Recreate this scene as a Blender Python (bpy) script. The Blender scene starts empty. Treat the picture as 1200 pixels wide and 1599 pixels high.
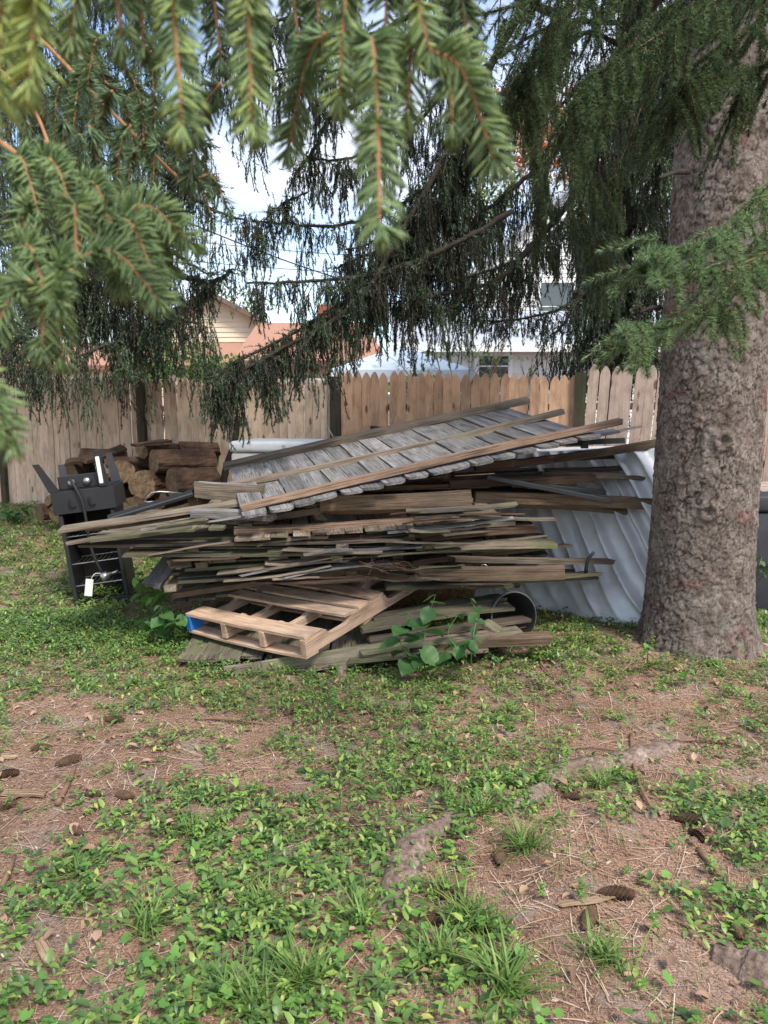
import bpy, math, random
import numpy as np
from mathutils import Vector, Matrix

R = math.radians
random.seed(7)
RNG = np.random.default_rng(7)
scene = bpy.context.scene
COL = scene.collection

# ------------------------------------------------------------------ camera
CAMZ, PITCH, LENS = 1.5, R(8.0), 26.0
cam_d = bpy.data.cameras.new('camera')
cam = bpy.data.objects.new('camera', cam_d); COL.objects.link(cam)
cam.location = (0, 0, CAMZ); cam.rotation_euler = (R(90) - PITCH, 0, 0)
cam_d.sensor_fit = 'VERTICAL'; cam_d.sensor_height = 36; cam_d.lens = LENS
cam_d.clip_start = 0.05; cam_d.clip_end = 600
cam_d.dof.use_dof = True; cam_d.dof.focus_distance = 3.5; cam_d.dof.aperture_fstop = 8.5
scene.camera = cam

# ------------------------------------------------------------------ sky, sun, exposure
SUN_EL, SUN_AZ = R(52), R(148)          # azimuth clockwise from +Y (behind the camera, to the right)
world = bpy.data.worlds.new('World'); scene.world = world; world.use_nodes = True
wn, wl = world.node_tree.nodes, world.node_tree.links
bg = wn['Background']; bg.inputs['Strength'].default_value = 0.15
sky = wn.new('ShaderNodeTexSky'); sky.sky_type = 'NISHITA'; sky.sun_disc = False
sky.sun_elevation = SUN_EL; sky.sun_rotation = SUN_AZ
tc = wn.new('ShaderNodeTexCoord'); mp = wn.new('ShaderNodeMapping'); mp.inputs['Scale'].default_value = (1, 1, 2.2)
nz = wn.new('ShaderNodeTexNoise'); nz.inputs['Scale'].default_value = 2.3; nz.inputs['Detail'].default_value = 7
nz.inputs['Roughness'].default_value = .55
rp = wn.new('ShaderNodeValToRGB'); rp.color_ramp.elements[0].position = .43; rp.color_ramp.elements[1].position = .66
mx = wn.new('ShaderNodeMix'); mx.data_type = 'RGBA'; mx.inputs[7].default_value = (3.95, 4.1, 4.4, 1)
wl.new(tc.outputs['Generated'], mp.inputs['Vector']); wl.new(mp.outputs[0], nz.inputs['Vector'])
wl.new(nz.outputs['Fac'], rp.inputs[0]); wl.new(rp.outputs[0], mx.inputs[0]); wl.new(sky.outputs[0], mx.inputs[6])
wl.new(mx.outputs[2], bg.inputs['Color'])
sun_d = bpy.data.lights.new('sun', 'SUN'); sun_d.energy = 2.4; sun_d.angle = R(14); sun_d.color = (1, .95, .87)
sun = bpy.data.objects.new('sun', sun_d); COL.objects.link(sun)
sdir = Vector((math.sin(SUN_AZ) * math.cos(SUN_EL), math.cos(SUN_AZ) * math.cos(SUN_EL), math.sin(SUN_EL)))
sun.rotation_euler = sdir.to_track_quat('Z', 'Y').to_euler(); sun.location = (3, -3, 12)
scene.cycles.use_denoising = True; scene.cycles.denoiser = 'OPENIMAGEDENOISE'; scene.cycles.denoising_input_passes = 'RGB_ALBEDO_NORMAL'; scene.cycles.denoising_prefilter = 'NONE'; scene.cycles.max_bounces = 6; scene.cycles.diffuse_bounces = 3; scene.cycles.glossy_bounces = 2; scene.cycles.transmission_bounces = 3
vs = scene.view_settings; vs.view_transform = 'Standard'; vs.look = 'None'; vs.exposure = 1.1; vs.gamma = 1

# ------------------------------------------------------------------ photo pixel -> place
F = LENS / 36 * 1599; CP, SP = math.cos(PITCH), math.sin(PITCH)
def ray(px, py):
    u, v = (px - 600) / F, (799.5 - py) / F
    return np.array([u, CP + SP * v, -SP + CP * v])
def at(px, py, D):
    d = ray(px, py); return Vector((0, 0, CAMZ)) + Vector(d * (D / d[1]))

# ------------------------------------------------------------------ noise and terrain
def hash2(ix, iy, s):
    h = (ix.astype(np.int64) * 374761393 + iy.astype(np.int64) * 668265263 + s * 974711) & 0x7fffffff
    h = ((h ^ (h >> 13)) * 1274126177) & 0x7fffffff
    return ((h ^ (h >> 16)) & 0xffff) / 65535.0
def vnoise(x, y, s=0):
    x = np.asarray(x, float); y = np.asarray(y, float)
    ix, iy = np.floor(x), np.floor(y); fx, fy = x - ix, y - iy
    fx = fx * fx * (3 - 2 * fx); fy = fy * fy * (3 - 2 * fy)
    a, b = hash2(ix, iy, s), hash2(ix + 1, iy, s); c, d = hash2(ix, iy + 1, s), hash2(ix + 1, iy + 1, s)
    return (a + (b - a) * fx) * (1 - fy) + (c + (d - c) * fx) * fy
def fbm(x, y, s=0, o=4):
    t, a, n = 0, 1, 0
    for k in range(o):
        t = t + a * vnoise(np.asarray(x) * 2 ** k, np.asarray(y) * 2 ** k, s + 17 * k); n += a; a *= .5
    return t / n
def sst(a, b, x):
    t = np.clip((np.asarray(x, float) - a) / (b - a), 0, 1); return t * t * (3 - 2 * t)
TREE = (1.945, 4.45)
def gz(x, y):
    x = np.asarray(x, float); y = np.asarray(y, float)
    z = .27 * sst(5.0, 9.3, y) * sst(1.5, -3.0, x)
    z = z + .05 * (fbm(x * .9, y * .9, 3) - .5) + .022 * (fbm(x * 5, y * 5, 5, 3) - .5) * sst(14, 8, y)
    d = np.hypot(x - TREE[0], y - TREE[1]); z = z + .07 * np.exp(-(d / .75) ** 2)
    return z
def gnd(px, py):
    d = ray(px, py); t = CAMZ / -d[2]
    for _ in range(6):
        p = d * t; t = (CAMZ - float(gz(p[0], p[1]))) / -d[2]
    p = d * t; return Vector((p[0], p[1], float(gz(p[0], p[1]))))

# ------------------------------------------------------------------ scene-object helpers
def prop(o, label=None, cat=None, group=None, kind=None):
    for k, v in (('label', label), ('category', cat), ('group', group), ('kind', kind)):
        if v: o[k] = v
    return o
def link(name, data, mat4=None, parent=None):
    o = bpy.data.objects.new(name, data); COL.objects.link(o)
    if parent: o.parent = parent
    if mat4 is not None: o.matrix_basis = mat4
    return o
def thing(name, label, cat, mat4, group=None):
    if not isinstance(mat4, Matrix): mat4 = Matrix.Translation(mat4)
    o = link(name, None, mat4); o.empty_display_size = .1
    return prop(o, label, cat, group)
T = Matrix.Translation
def rot(axis, deg): return Matrix.Rotation(R(deg), 4, axis)
def frame(o, x, y, z): return Matrix(((x[0], y[0], z[0], o[0]), (x[1], y[1], z[1], o[1]), (x[2], y[2], z[2], o[2]), (0, 0, 0, 1)))
def axis_frame(p, q, roll=0.0):
    """local Y runs p->q, local Z as upright as possible"""
    y = (Vector(q) - Vector(p)).normalized(); up = Vector((0, 0, 1)) if abs(y.z) < .95 else Vector((0, -1, 0))
    x = y.cross(up).normalized(); z = x.cross(y)
    return frame(p, x, y, z) @ rot('Y', roll)

# ------------------------------------------------------------------ mesh helpers
def mesh_py(name, V, Fc, mats, smooth=False, mi=None):
    m = bpy.data.meshes.new(name); m.from_pydata([tuple(v) for v in V], [], [tuple(f) for f in Fc])
    for k in (mats if isinstance(mats, (list, tuple)) else [mats]): m.materials.append(k)
    if mi is not None: m.polygons.foreach_set('material_index', mi)
    if smooth: m.polygons.foreach_set('use_smooth', [True] * len(m.polygons))
    m.update(); return m
def mesh_np(name, V, Fc, mat, attrs=None, smooth=False):
    V = np.ascontiguousarray(V, np.float32).reshape(-1, 3); Fc = np.ascontiguousarray(Fc, np.int32); n = Fc.shape[1]
    m = bpy.data.meshes.new(name); m.vertices.add(len(V)); m.vertices.foreach_set('co', V.ravel())
    m.loops.add(Fc.size); m.loops.foreach_set('vertex_index', Fc.ravel())
    m.polygons.add(len(Fc)); m.polygons.foreach_set('loop_start', np.arange(0, Fc.size, n, dtype=np.int32))
    if smooth: m.polygons.foreach_set('use_smooth', np.ones(len(Fc), bool))
    for k, v in (attrs or {}).items():
        a = m.attributes.new(k, 'FLOAT', 'POINT'); a.data.foreach_set('value', np.ascontiguousarray(v, np.float32).ravel())
    m.materials.append(mat); m.update(calc_edges=True); return m
def box_vf(x0, x1, y0, y1, z0, z1):
    V = [(x, y, z) for z in (z0, z1) for y in (y0, y1) for x in (x0, x1)]
    return V, [(0, 2, 3, 1), (4, 5, 7, 6), (0, 1, 5, 4), (2, 6, 7, 3), (0, 4, 6, 2), (1, 3, 7, 5)]
def bevbox(name, sx, sy, sz, mat, b=.004, org=(0, 0, 0)):
    """box with bevelled edges, corner at org, built as nested sections along z"""
    import bmesh
    bm = bmesh.new(); V, Fc = box_vf(org[0], org[0] + sx, org[1], org[1] + sy, org[2], org[2] + sz)
    vs_ = [bm.verts.new(v) for v in V]
    for f in Fc: bm.faces.new([vs_[i] for i in f])
    bmesh.ops.bevel(bm, geom=bm.edges[:], offset=b, segments=1, affect='EDGES')
    bmesh.ops.recalc_face_normals(bm, faces=bm.faces[:])
    m = bpy.data.meshes.new(name); bm.to_mesh(m); bm.free(); m.materials.append(mat); return m
def spline(P, n):
    P = np.array([tuple(p) for p in P], float); k = len(P)
    Q = np.vstack([2 * P[0] - P[1], P, 2 * P[-1] - P[-2]]); t = np.linspace(0, k - 1 - 1e-6, n)
    i = np.floor(t).astype(int); f = (t - i)[:, None]
    a, b, c, d = Q[i], Q[i + 1], Q[i + 2], Q[i + 3]
    return .5 * (2 * b + (c - a) * f + (2 * a - 5 * b + 4 * c - d) * f ** 2 + (3 * b - a - 3 * c + d) * f ** 3)
def tube_vf(P, rad, sides=6, caps=True, wob=0.0, rng=RNG):
    P = np.asarray(P, float); n = len(P); rad = np.broadcast_to(np.asarray(rad, float), (n,))
    tg = np.gradient(P, axis=0); tg /= np.linalg.norm(tg, axis=1)[:, None] + 1e-9
    ref = np.array([0, 0, 1.0]) if abs(tg[:, 2]).mean() < .8 else np.array([1.0, 0, 0])
    a = np.cross(tg, ref); a /= np.linalg.norm(a, axis=1)[:, None] + 1e-9; b = np.cross(tg, a)
    th = np.arange(sides) / sides * 2 * np.pi
    rr = rad[:, None] * (1 + wob * (rng.random((n, sides)) - .5))
    V = P[:, None] + rr[..., None] * (np.cos(th)[None, :, None] * a[:, None] + np.sin(th)[None, :, None] * b[:, None])
    V = V.reshape(-1, 3); i = np.arange(n - 1)[:, None] * sides; j = np.arange(sides)[None]; k = (j + 1) % sides
    Fq = np.stack([i + j, i + sides + j, i + sides + k, i + k], -1).reshape(-1, 4)
    if caps:
        V = np.vstack([V, P[:1], P[-1:]]); c0, c1 = n * sides, n * sides + 1; jj = np.arange(sides); kk = (jj + 1) % sides
        Fq = np.vstack([Fq, np.stack([jj, kk, np.full(sides, c0), np.full(sides, c0)], -1), np.stack([(n - 1) * sides + kk, (n - 1) * sides + jj, np.full(sides, c1), np.full(sides, c1)], -1)])
    return V, Fq
def to_tris(Fq):
    a = Fq[:, [0, 1, 2]]; b = Fq[Fq[:, 2] != Fq[:, 3]][:, [0, 2, 3]]; return np.vstack([a, b])
def tube(name, P, rad, mat, sides=6, parent=None, n=None, wob=0.0, mat4=None, smooth=True):
    if n: P = spline(P, n); rad = np.interp(np.linspace(0, 1, n), np.linspace(0, 1, len(np.atleast_1d(rad))), np.atleast_1d(rad))
    V, Fq = tube_vf([tuple(p) for p in P], rad, sides, True, wob)
    return link(name, mesh_np(name, V, to_tris(Fq), mat, smooth=smooth), mat4, parent)
class Acc:
    def __init__(s): s.V, s.F, s.A, s.n = [], [], [], 0
    def add(s, V, Fc, a=0.5):
        V = np.asarray(V, np.float32).reshape(-1, 3); s.V.append(V); s.F.append(np.asarray(Fc, np.int64) + s.n); s.n += len(V)
        s.A.append(np.broadcast_to(np.asarray(a, np.float32), (len(V),)))
    def mesh(s, name, mat, org=(0, 0, 0), smooth=False):
        return mesh_np(name, np.vstack(s.V) - np.array(org, np.float32), np.vstack(s.F), mat, {'tint': np.concatenate(s.A)}, smooth)

# ------------------------------------------------------------------ materials
def newmat(name, rough=.85, spec=.3):
    m = bpy.data.materials.new(name); m.use_nodes = True; nt = m.node_tree; b = nt.nodes['Principled BSDF']
    b.inputs['Roughness'].default_value = rough; b.inputs['Specular IOR Level'].default_value = spec
    return m, nt.nodes, nt.links, b
def ramp(n, stops):
    r = n.new('ShaderNodeValToRGB'); e = r.color_ramp.elements
    while len(e) < len(stops): e.new(.5)
    for k, (p, c) in zip(e, stops): k.position = p; k.color = (*c, 1)
    return r
def mixc(n, l, fac, a, b, mode='MIX'):
    x = n.new('ShaderNodeMix'); x.data_type = 'RGBA'; x.blend_type = mode
    for s, v in ((0, fac), (6, a), (7, b)):
        if hasattr(v, 'is_output'): l.new(v, x.inputs[s])
        else: x.inputs[s].default_value = v if s == 0 else (*v, 1)
    return x.outputs[2]
def noise(n, l, vec, scale, det=4, rough=.55):
    x = n.new('ShaderNodeTexNoise'); x.inputs['Scale'].default_value = scale; x.inputs['Detail'].default_value = det
    x.inputs['Roughness'].default_value = rough; l.new(vec, x.inputs['Vector']); return x.outputs['Fac']
def bump(n, l, b, h, s=.5, d=.01):
    x = n.new('ShaderNodeBump'); x.inputs['Strength'].default_value = s; x.inputs['Distance'].default_value = d
    l.new(h, x.inputs['Height']); l.new(x.outputs[0], b.inputs['Normal'])
def objvec(n, l, scale, rnd=True):
    t = n.new('ShaderNodeTexCoord'); v = t.outputs['Object']
    if rnd:
        oi = n.new('ShaderNodeObjectInfo'); mu = n.new('ShaderNodeMath'); mu.operation = 'MULTIPLY'; mu.inputs[1].default_value = 37
        l.new(oi.outputs['Random'], mu.inputs[0]); ad = n.new('ShaderNodeVectorMath'); l.new(v, ad.inputs[0]); l.new(mu.outputs[0], ad.inputs[1]); v = ad.outputs[0]
    m = n.new('ShaderNodeMapping'); m.inputs['Scale'].default_value = scale; l.new(v, m.inputs['Vector']); return m.outputs[0]
def plain(name, c1, c2=None, rough=.8, spec=.3, scale=8, metal=0, bmp=.15, bs=60):
    m, n, l, b = newmat(name, rough, spec); c2 = c2 or tuple(k * .75 for k in c1)
    v = objvec(n, l, (1, 1, 1)); f = noise(n, l, v, scale, 6, .65); r = ramp(n, [(.3, c2), (.7, c1)]); l.new(f, r.inputs[0])
    l.new(r.outputs[0], b.inputs['Base Color']); b.inputs['Metallic'].default_value = metal
    if bmp: bump(n, l, b, noise(n, l, v, bs, 4), bmp, .004)
    return m
def wood(name, light, dark, moss=None, moss_amt=.5, vary=.3, knots=.5, rough=.85, gscale=1.0, streak=.8):
    """boards whose length is local Y: grain, knots, per-board tone, optional moss/algae patches"""
    m, n, l, b = newmat(name, rough, .25)
    v = objvec(n, l, (26 * gscale, 1.3 * gscale, 26 * gscale)); g = noise(n, l, v, 1.0, 7, .7)
    r = ramp(n, [(.28, dark), (.5, tuple((p + q) / 2 for p, q in zip(light, dark))), (.72, light)]); l.new(g, r.inputs[0]); c = r.outputs[0]
    v3 = objvec(n, l, (150, 3, 150)); g3 = noise(n, l, v3, 1.0, 3, .6); r3 = ramp(n, [(.36, (.22, .2, .19)), (.5, (1, 1, 1))]); l.new(g3, r3.inputs[0])
    c = mixc(n, l, streak, c, r3.outputs[0], 'MULTIPLY')
    if knots:
        vk = objvec(n, l, (9, 3.2, 9)); vo = n.new('ShaderNodeTexVoronoi'); vo.inputs['Scale'].default_value = 1.0; l.new(vk, vo.inputs['Vector'])
        rk = ramp(n, [(.10, (.22, .14, .10)), (.17, (1, 1, 1))]); l.new(vo.outputs['Distance'], rk.inputs[0]); c = mixc(n, l, knots, c, rk.outputs[0], 'MULTIPLY')
    v2 = objvec(n, l, (3, 1.2, 3)); s = noise(n, l, v2, 1.6, 5, .65)
    if moss:
        rm = ramp(n, [(.62 - .3 * moss_amt, (0, 0, 0)), (.8 - .3 * moss_amt, (1, 1, 1))]); l.new(s, rm.inputs[0]); c = mixc(n, l, rm.outputs[0], c, moss)
    st = noise(n, l, v2, 4.2, 4, .6); rs = ramp(n, [(.34, (.5, .47, .45)), (.56, (1, 1, 1))]); l.new(st, rs.inputs[0]); c = mixc(n, l, .6, c, rs.outputs[0], 'MULTIPLY')
    oi = n.new('ShaderNodeObjectInfo'); mr = n.new('ShaderNodeMapRange'); mr.inputs['To Min'].default_value = 1 - vary; mr.inputs['To Max'].default_value = 1 + vary * .6
    l.new(oi.outputs['Random'], mr.inputs[0]); hs = n.new('ShaderNodeHueSaturation'); l.new(mr.outputs[0], hs.inputs['Value']); l.new(c, hs.inputs['Color'])
    l.new(hs.outputs[0], b.inputs['Base Color']); ad = n.new('ShaderNodeMath'); l.new(g, ad.inputs[0]); l.new(g3, ad.inputs[1]); bump(n, l, b, ad.outputs[0], .8, .006)
    return m
def foliage(name, stops, rough=.55, spec=.35, trans=.25, attr='tint'):
    m, n, l, b = newmat(name, rough, spec); a = n.new('ShaderNodeAttribute'); a.attribute_name = attr
    r = ramp(n, stops); l.new(a.outputs['Fac'], r.inputs[0]); l.new(r.outputs[0], b.inputs['Base Color'])
    if trans:
        t = n.new('ShaderNodeBsdfTranslucent'); hs = n.new('ShaderNodeHueSaturation'); hs.inputs['Value'].default_value = 1.3; l.new(r.outputs[0], hs.inputs['Color']); l.new(hs.outputs[0], t.inputs['Color'])
        ms = n.new('ShaderNodeMixShader'); ms.inputs[0].default_value = trans; l.new(b.outputs[0], ms.inputs[1]); l.new(t.outputs[0], ms.inputs[2]); l.new(ms.outputs[0], n['Material Output'].inputs['Surface'])
    return m

def ground_mat():
    m, n, l, b = newmat('needle_litter_soil', .95, .1)
    t = n.new('ShaderNodeTexCoord'); v = t.outputs['Object']
    big = noise(n, l, v, 1.7, 6, .6); r = ramp(n, [(.30, (.115, .078, .058)), (.44, (.23, .148, .105)), (.58, (.31, .205, .145)), (.74, (.35, .265, .205))]); l.new(big, r.inputs[0])
    mpx = n.new('ShaderNodeMapping'); mpx.inputs['Scale'].default_value = (60, 190, 60); mpx.inputs['Rotation'].default_value = (0, 0, .7); l.new(v, mpx.inputs['Vector'])
    mpy = n.new('ShaderNodeMapping'); mpy.inputs['Scale'].default_value = (210, 55, 60); mpy.inputs['Rotation'].default_value = (0, 0, .3); l.new(v, mpy.inputs['Vector'])
    f1 = noise(n, l, mpx.outputs[0], 1, 3, .6); f2 = noise(n, l, mpy.outputs[0], 1, 3, .6)
    ad = n.new('ShaderNodeMath'); l.new(f1, ad.inputs[0]); l.new(f2, ad.inputs[1])
    rf = ramp(n, [(.38, (.42, .38, .36)), (.5, (.95, .9, .88)), (.62, (1.5, 1.35, 1.2))]); hf = n.new('ShaderNodeMath'); hf.operation = 'MULTIPLY'; hf.inputs[1].default_value = .5
    l.new(ad.outputs[0], hf.inputs[0]); l.new(hf.outputs[0], rf.inputs[0]); c = mixc(n, l, 1, r.outputs[0], rf.outputs[0], 'MULTIPLY')
    g = noise(n, l, v, 4.3, 6, .65); rg = ramp(n, [(.52, (0, 0, 0)), (.70, (.75, .75, .75))]); l.new(g, rg.inputs[0]); c = mixc(n, l, rg.outputs[0], c, (.29, .25, .22))
    l.new(c, b.inputs['Base Color']); bump(n, l, b, ad.outputs[0], .7, .012); return m
M_GROUND = ground_mat()
M_FENCE_L = wood('fence_wood_greyed', (.64, .49, .36), (.50, .37, .265), None, 0, .2, .85, streak=.22)
M_FENCE_M = wood('fence_wood_fresh', (.64, .40, .25), (.52, .315, .195), None, 0, .2, .85, streak=.22)
M_FENCE_R = wood('fence_wood_pale', (.46, .35, .285), (.36, .27, .215), None, 0, .15, .85, streak=.25)
M_POST = wood('post_green_treated', (.085, .07, .045), (.045, .04, .026), (.055, .058, .028), .6, .2, .3)
M_GREY = wood('weathered_silver_wood', (.33, .315, .305), (.10, .092, .086), (.16, .15, .11), .14, .4, .5)
M_OLD = wood('weathered_brown_wood', (.30, .235, .175), (.095, .07, .05), (.165, .155, .095), .3, .45, .5)
M_MOSS = wood('mossy_old_wood', (.26, .215, .16), (.085, .068, .048), (.14, .145, .07), .58, .45, .4)
M_DARKW = wood('rotten_and_gap_shade_wood', (.14, .085, .055), (.05, .03, .02), (.09, .08, .05), .2, .35, .4)  # rotten boards, and the dark panels that stand in for shade in the gap
M_TAN = wood('bare_tan_rail_wood', (.36, .245, .165), (.19, .12, .08), (.22, .17, .11), .25, .2, .6)
M_PALLET = wood('pallet_wood', (.64, .45, .31), (.46, .30, .20), (.30, .235, .185), .3, .2, .6, streak=.45)
M_BEAM = wood('split_timber', (.27, .185, .12), (.10, .065, .042), (.13, .10, .065), .25, .2, .6)
M_BLUE = plain('blue_spray_paint', (.03, .19, .55), (.02, .13, .42), .6)
M_BLACK = plain('black_painted_steel', (.022, .022, .024), (.012, .012, .013), .5, .4, 5)
M_BLACK2 = plain('sooty_black_steel', (.012, .012, .012), (.02, .014, .011), .8, .2, 9)
M_STEEL = plain('bare_steel', (.5, .5, .5), (.3, .28, .26), .35, .5, 20, .9)
M_RUBBER = plain('black_rubber', (.02, .02, .02), None, .6)
M_WHITEP = plain('white_plastic', (.75, .75, .72), (.6, .59, .55), .5)
M_CREAM = plain('cream_enamel', (.62, .58, .49), (.45, .41, .33), .55, .3, 4)
M_DKBOX = plain('dark_resin', (.045, .048, .055), (.03, .032, .038), .6)
def bark_mat(name, stops, crack=(.02, .013, .01), red=.0):
    m, n, l, b = newmat(name, .92, .15); t = n.new('ShaderNodeTexCoord'); v = t.outputs['Object']
    f = noise(n, l, v, 9, 8, .72); r = ramp(n, stops); l.new(f, r.inputs[0]); c = r.outputs[0]
    f2 = noise(n, l, v, 70, 5, .7); r2 = ramp(n, [(.34, (.45, .42, .4)), (.5, (.95, .95, .95)), (.66, (1.35, 1.32, 1.3))]); l.new(f2, r2.inputs[0]); c = mixc(n, l, .9, c, r2.outputs[0], 'MULTIPLY')
    if red:
        f3 = noise(n, l, v, 3.6, 3, .5); r3 = ramp(n, [(.60, (0, 0, 0)), (.70, (red, red, red))]); l.new(f3, r3.inputs[0]); c = mixc(n, l, r3.outputs[0], c, (.20, .075, .06))
        f4 = noise(n, l, v, 5.1, 5, .6); r4 = ramp(n, [(.56, (0, 0, 0)), (.68, (.55, .55, .55))]); l.new(f4, r4.inputs[0]); c = mixc(n, l, r4.outputs[0], c, (.27, .265, .225))
    a = n.new('ShaderNodeAttribute'); a.attribute_name = 'tint'; c = mixc(n, l, a.outputs['Fac'], crack, c)
    l.new(c, b.inputs['Base Color']); bump(n, l, b, f2, .8, .006); return m
M_BARK = bark_mat('spruce_bark', [(.3, (.105, .082, .067)), (.5, (.20, .162, .135)), (.72, (.315, .27, .23))], (.022, .014, .011), .6)
M_TWIG = plain('twig_bark', (.055, .042, .032), (.028, .021, .017), .9, .15, 20)
M_TWIGO = plain('young_shoot_bark', (.40, .20, .095), (.27, .125, .06), .75, .2, 40)
M_STEM2 = plain('brown_shoot_bark', (.20, .11, .06), (.11, .06, .035), .8, .2, 40)
M_LOGBARK = plain('log_bark', (.13, .075, .048), (.025, .019, .015), .95, .1, 7, 0, .9, 25)
def cut_mat():
    m, n, l, b = newmat('log_cut_face', .9, .15); v = objvec(n, l, (1, 1, 1), False); sp = n.new('ShaderNodeSeparateXYZ'); l.new(v, sp.inputs[0])
    cb = n.new('ShaderNodeCombineXYZ'); l.new(sp.outputs[0], cb.inputs[0]); l.new(sp.outputs[2], cb.inputs[2])
    ln = n.new('ShaderNodeVectorMath'); ln.operation = 'LENGTH'; l.new(cb.outputs[0], ln.inputs[0])
    nn = noise(n, l, v, 9, 3); ad = n.new('ShaderNodeMath'); ad.operation = 'MULTIPLY_ADD'; ad.inputs[1].default_value = .05; l.new(nn, ad.inputs[0]); l.new(ln.outputs['Value'], ad.inputs[2])
    sn = n.new('ShaderNodeMath'); sn.operation = 'SINE'; mu = n.new('ShaderNodeMath'); mu.operation = 'MULTIPLY'; mu.inputs[1].default_value = 520; l.new(ad.outputs[0], mu.inputs[0]); l.new(mu.outputs[0], sn.inputs[0])
    r = ramp(n, [(0, (.14, .098, .06)), (1, (.25, .18, .11))]); l.new(sn.outputs[0], r.inputs[0]); f = noise(n, l, v, 14, 6, .7); r2 = ramp(n, [(.35, (.35, .32, .3)), (.6, (1.1, 1.05, 1))]); l.new(f, r2.inputs[0])
    l.new(mixc(n, l, 1, r.outputs[0], r2.outputs[0], 'MULTIPLY'), b.inputs['Base Color']); bump(n, l, b, f, .6, .01); return m
M_CUT = cut_mat()
M_CONE = plain('cone_scale', (.13, .075, .042), (.05, .03, .02), .8, .25, 60)
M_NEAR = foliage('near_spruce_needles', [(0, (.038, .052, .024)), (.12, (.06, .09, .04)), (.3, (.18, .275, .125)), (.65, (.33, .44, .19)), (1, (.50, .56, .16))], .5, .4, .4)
M_NEEDLE = foliage('spruce_needles', [(0, (.06, .045, .032)), (.08, (.042, .04, .026)), (.16, (.034, .048, .027)), (.5, (.062, .09, .05)), (.8, (.10, .145, .078)), (1, (.145, .195, .11))], .6, .3, .15)
M_LEAF = foliage('periwinkle_leaf', [(0, (.042, .085, .028)), (.35, (.10, .185, .05)), (.7, (.19, .30, .07)), (.93, (.34, .43, .10)), (1, (.46, .44, .12))], .40, .45, .28)
M_BRIGHT = foliage('bright_weed_leaf', [(0, (.10, .22, .045)), (.6, (.16, .32, .06)), (1, (.27, .40, .08))], .5, .35, .28)
M_GRASS = foliage('grass_blade', [(0, (.075, .13, .03)), (.6, (.12, .22, .045)), (1, (.26, .30, .09))], .5, .3, .25)
M_LITTER = foliage('dry_needle_litter', [(0, (.10, .06, .04)), (.35, (.29, .175, .115)), (.7, (.44, .30, .205)), (1, (.58, .49, .39))], .9, .15, 0)
M_STICK = plain('dead_twig', (.26, .16, .105), (.14, .08, .055), .9, .15, 25)
M_CHIP = wood('wood_chip', (.44, .31, .19), (.29, .19, .115), None, 0, .2, 0, .85, 2)
M_ROOT = bark_mat('root_bark', [(.3, (.13, .09, .068)), (.5, (.23, .168, .132)), (.7, (.34, .265, .215))], (.08, .05, .04))

# ================================================================== GROUND
xs = np.concatenate([[-250, -120, -60, -30, -16, -10], np.arange(-7, -3, .12), np.arange(-3, 3, .035), np.arange(3, 7, .12), [7, 10, 16, 30, 60, 120, 250]])
ys = np.concatenate([[-60, -20, -8, -4, -2, -1], np.arange(0, 1.2, .1), np.arange(1.2, 5.2, .035), np.arange(5.2, 11, .09), [11, 12, 14, 18, 26, 40, 70, 130, 300]])
GX, GY = np.meshgrid(xs, ys); V = np.stack([GX, GY, gz(GX, GY)], -1).reshape(-1, 3)
i = np.arange(len(ys) - 1)[:, None] * len(xs); j = np.arange(len(xs) - 1)[None]
Fq = np.stack([i + j, i + j + 1, i + len(xs) + j + 1, i + len(xs) + j], -1).reshape(-1, 4)
prop(link('ground', mesh_np('ground', V, Fq, M_GROUND, smooth=True)), kind='structure')

# ================================================================== BOARDS
_bc = {}
def board(w, t, ln, mat, tip='flat', seed=0, rough=1.0, key=None):
    """board along local Y (0..ln), width X centred, thickness Z 0..t, wavy edges, worn or pointed end"""
    k = (round(w, 3), round(t, 3), round(ln, 2), mat.name, tip, seed, rough)
    if k in _bc: return _bc[k]
    r = np.random.default_rng(seed * 13 + 5); n = max(5, min(14, int(ln / .14)))
    y = list(np.linspace(0, ln, n)); hw = [w / 2] * n; y[0] += 0
    if tip == 'gothic':
        y = y[:-1] + [ln - .085, ln - .055, ln - .028, ln - .010, ln]; hw = [w / 2] * (n - 1) + [w / 2, w * .44, w * .30, w * .16, w * .10]
    elif tip == 'dogear':
        y = y[:-1] + [ln - .035, ln - .015, ln]; hw = [w / 2] * (n - 1) + [w / 2, w * .42, w * .27]
    V = []; bow = np.clip(r.normal(0, .009), -.016, .016) * rough * min(1, ln / 1.2); cup = r.normal(0, .002) * rough
    for a, h in zip(y, hw):
        f = a / ln; dz = 4 * bow * f * (1 - f) + r.normal(0, .0008) * rough; e1, e2 = r.normal(0, .0013, 2) * rough
        V += [(-h + e1, a, dz + cup), (h + e2, a, dz - cup), (h + e2, a, dz + t - cup), (-h + e1, a, dz + t + cup)]
    for k2 in range(4):                      # ragged ends
        x_, y_, z_ = V[k2]; V[k2] = (x_, y_ + abs(r.normal(0, .009)) * rough, z_)
        if tip == 'flat': x_, y_, z_ = V[-1 - k2]; V[-1 - k2] = (x_, y_ - abs(r.normal(0, .006)) * rough, z_)
    m_ = len(y); Fc = [(0, 1, 2, 3), (4 * m_ - 1, 4 * m_ - 2, 4 * m_ - 3, 4 * m_ - 4)]
    for a in range(m_ - 1):
        for b in range(4): Fc.append((4 * a + b, 4 * a + 4 + b, 4 * a + 4 + (b + 1) % 4, 4 * a + (b + 1) % 4))
    me = mesh_py('board', V, Fc, mat); _bc[k] = me; return me

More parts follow.
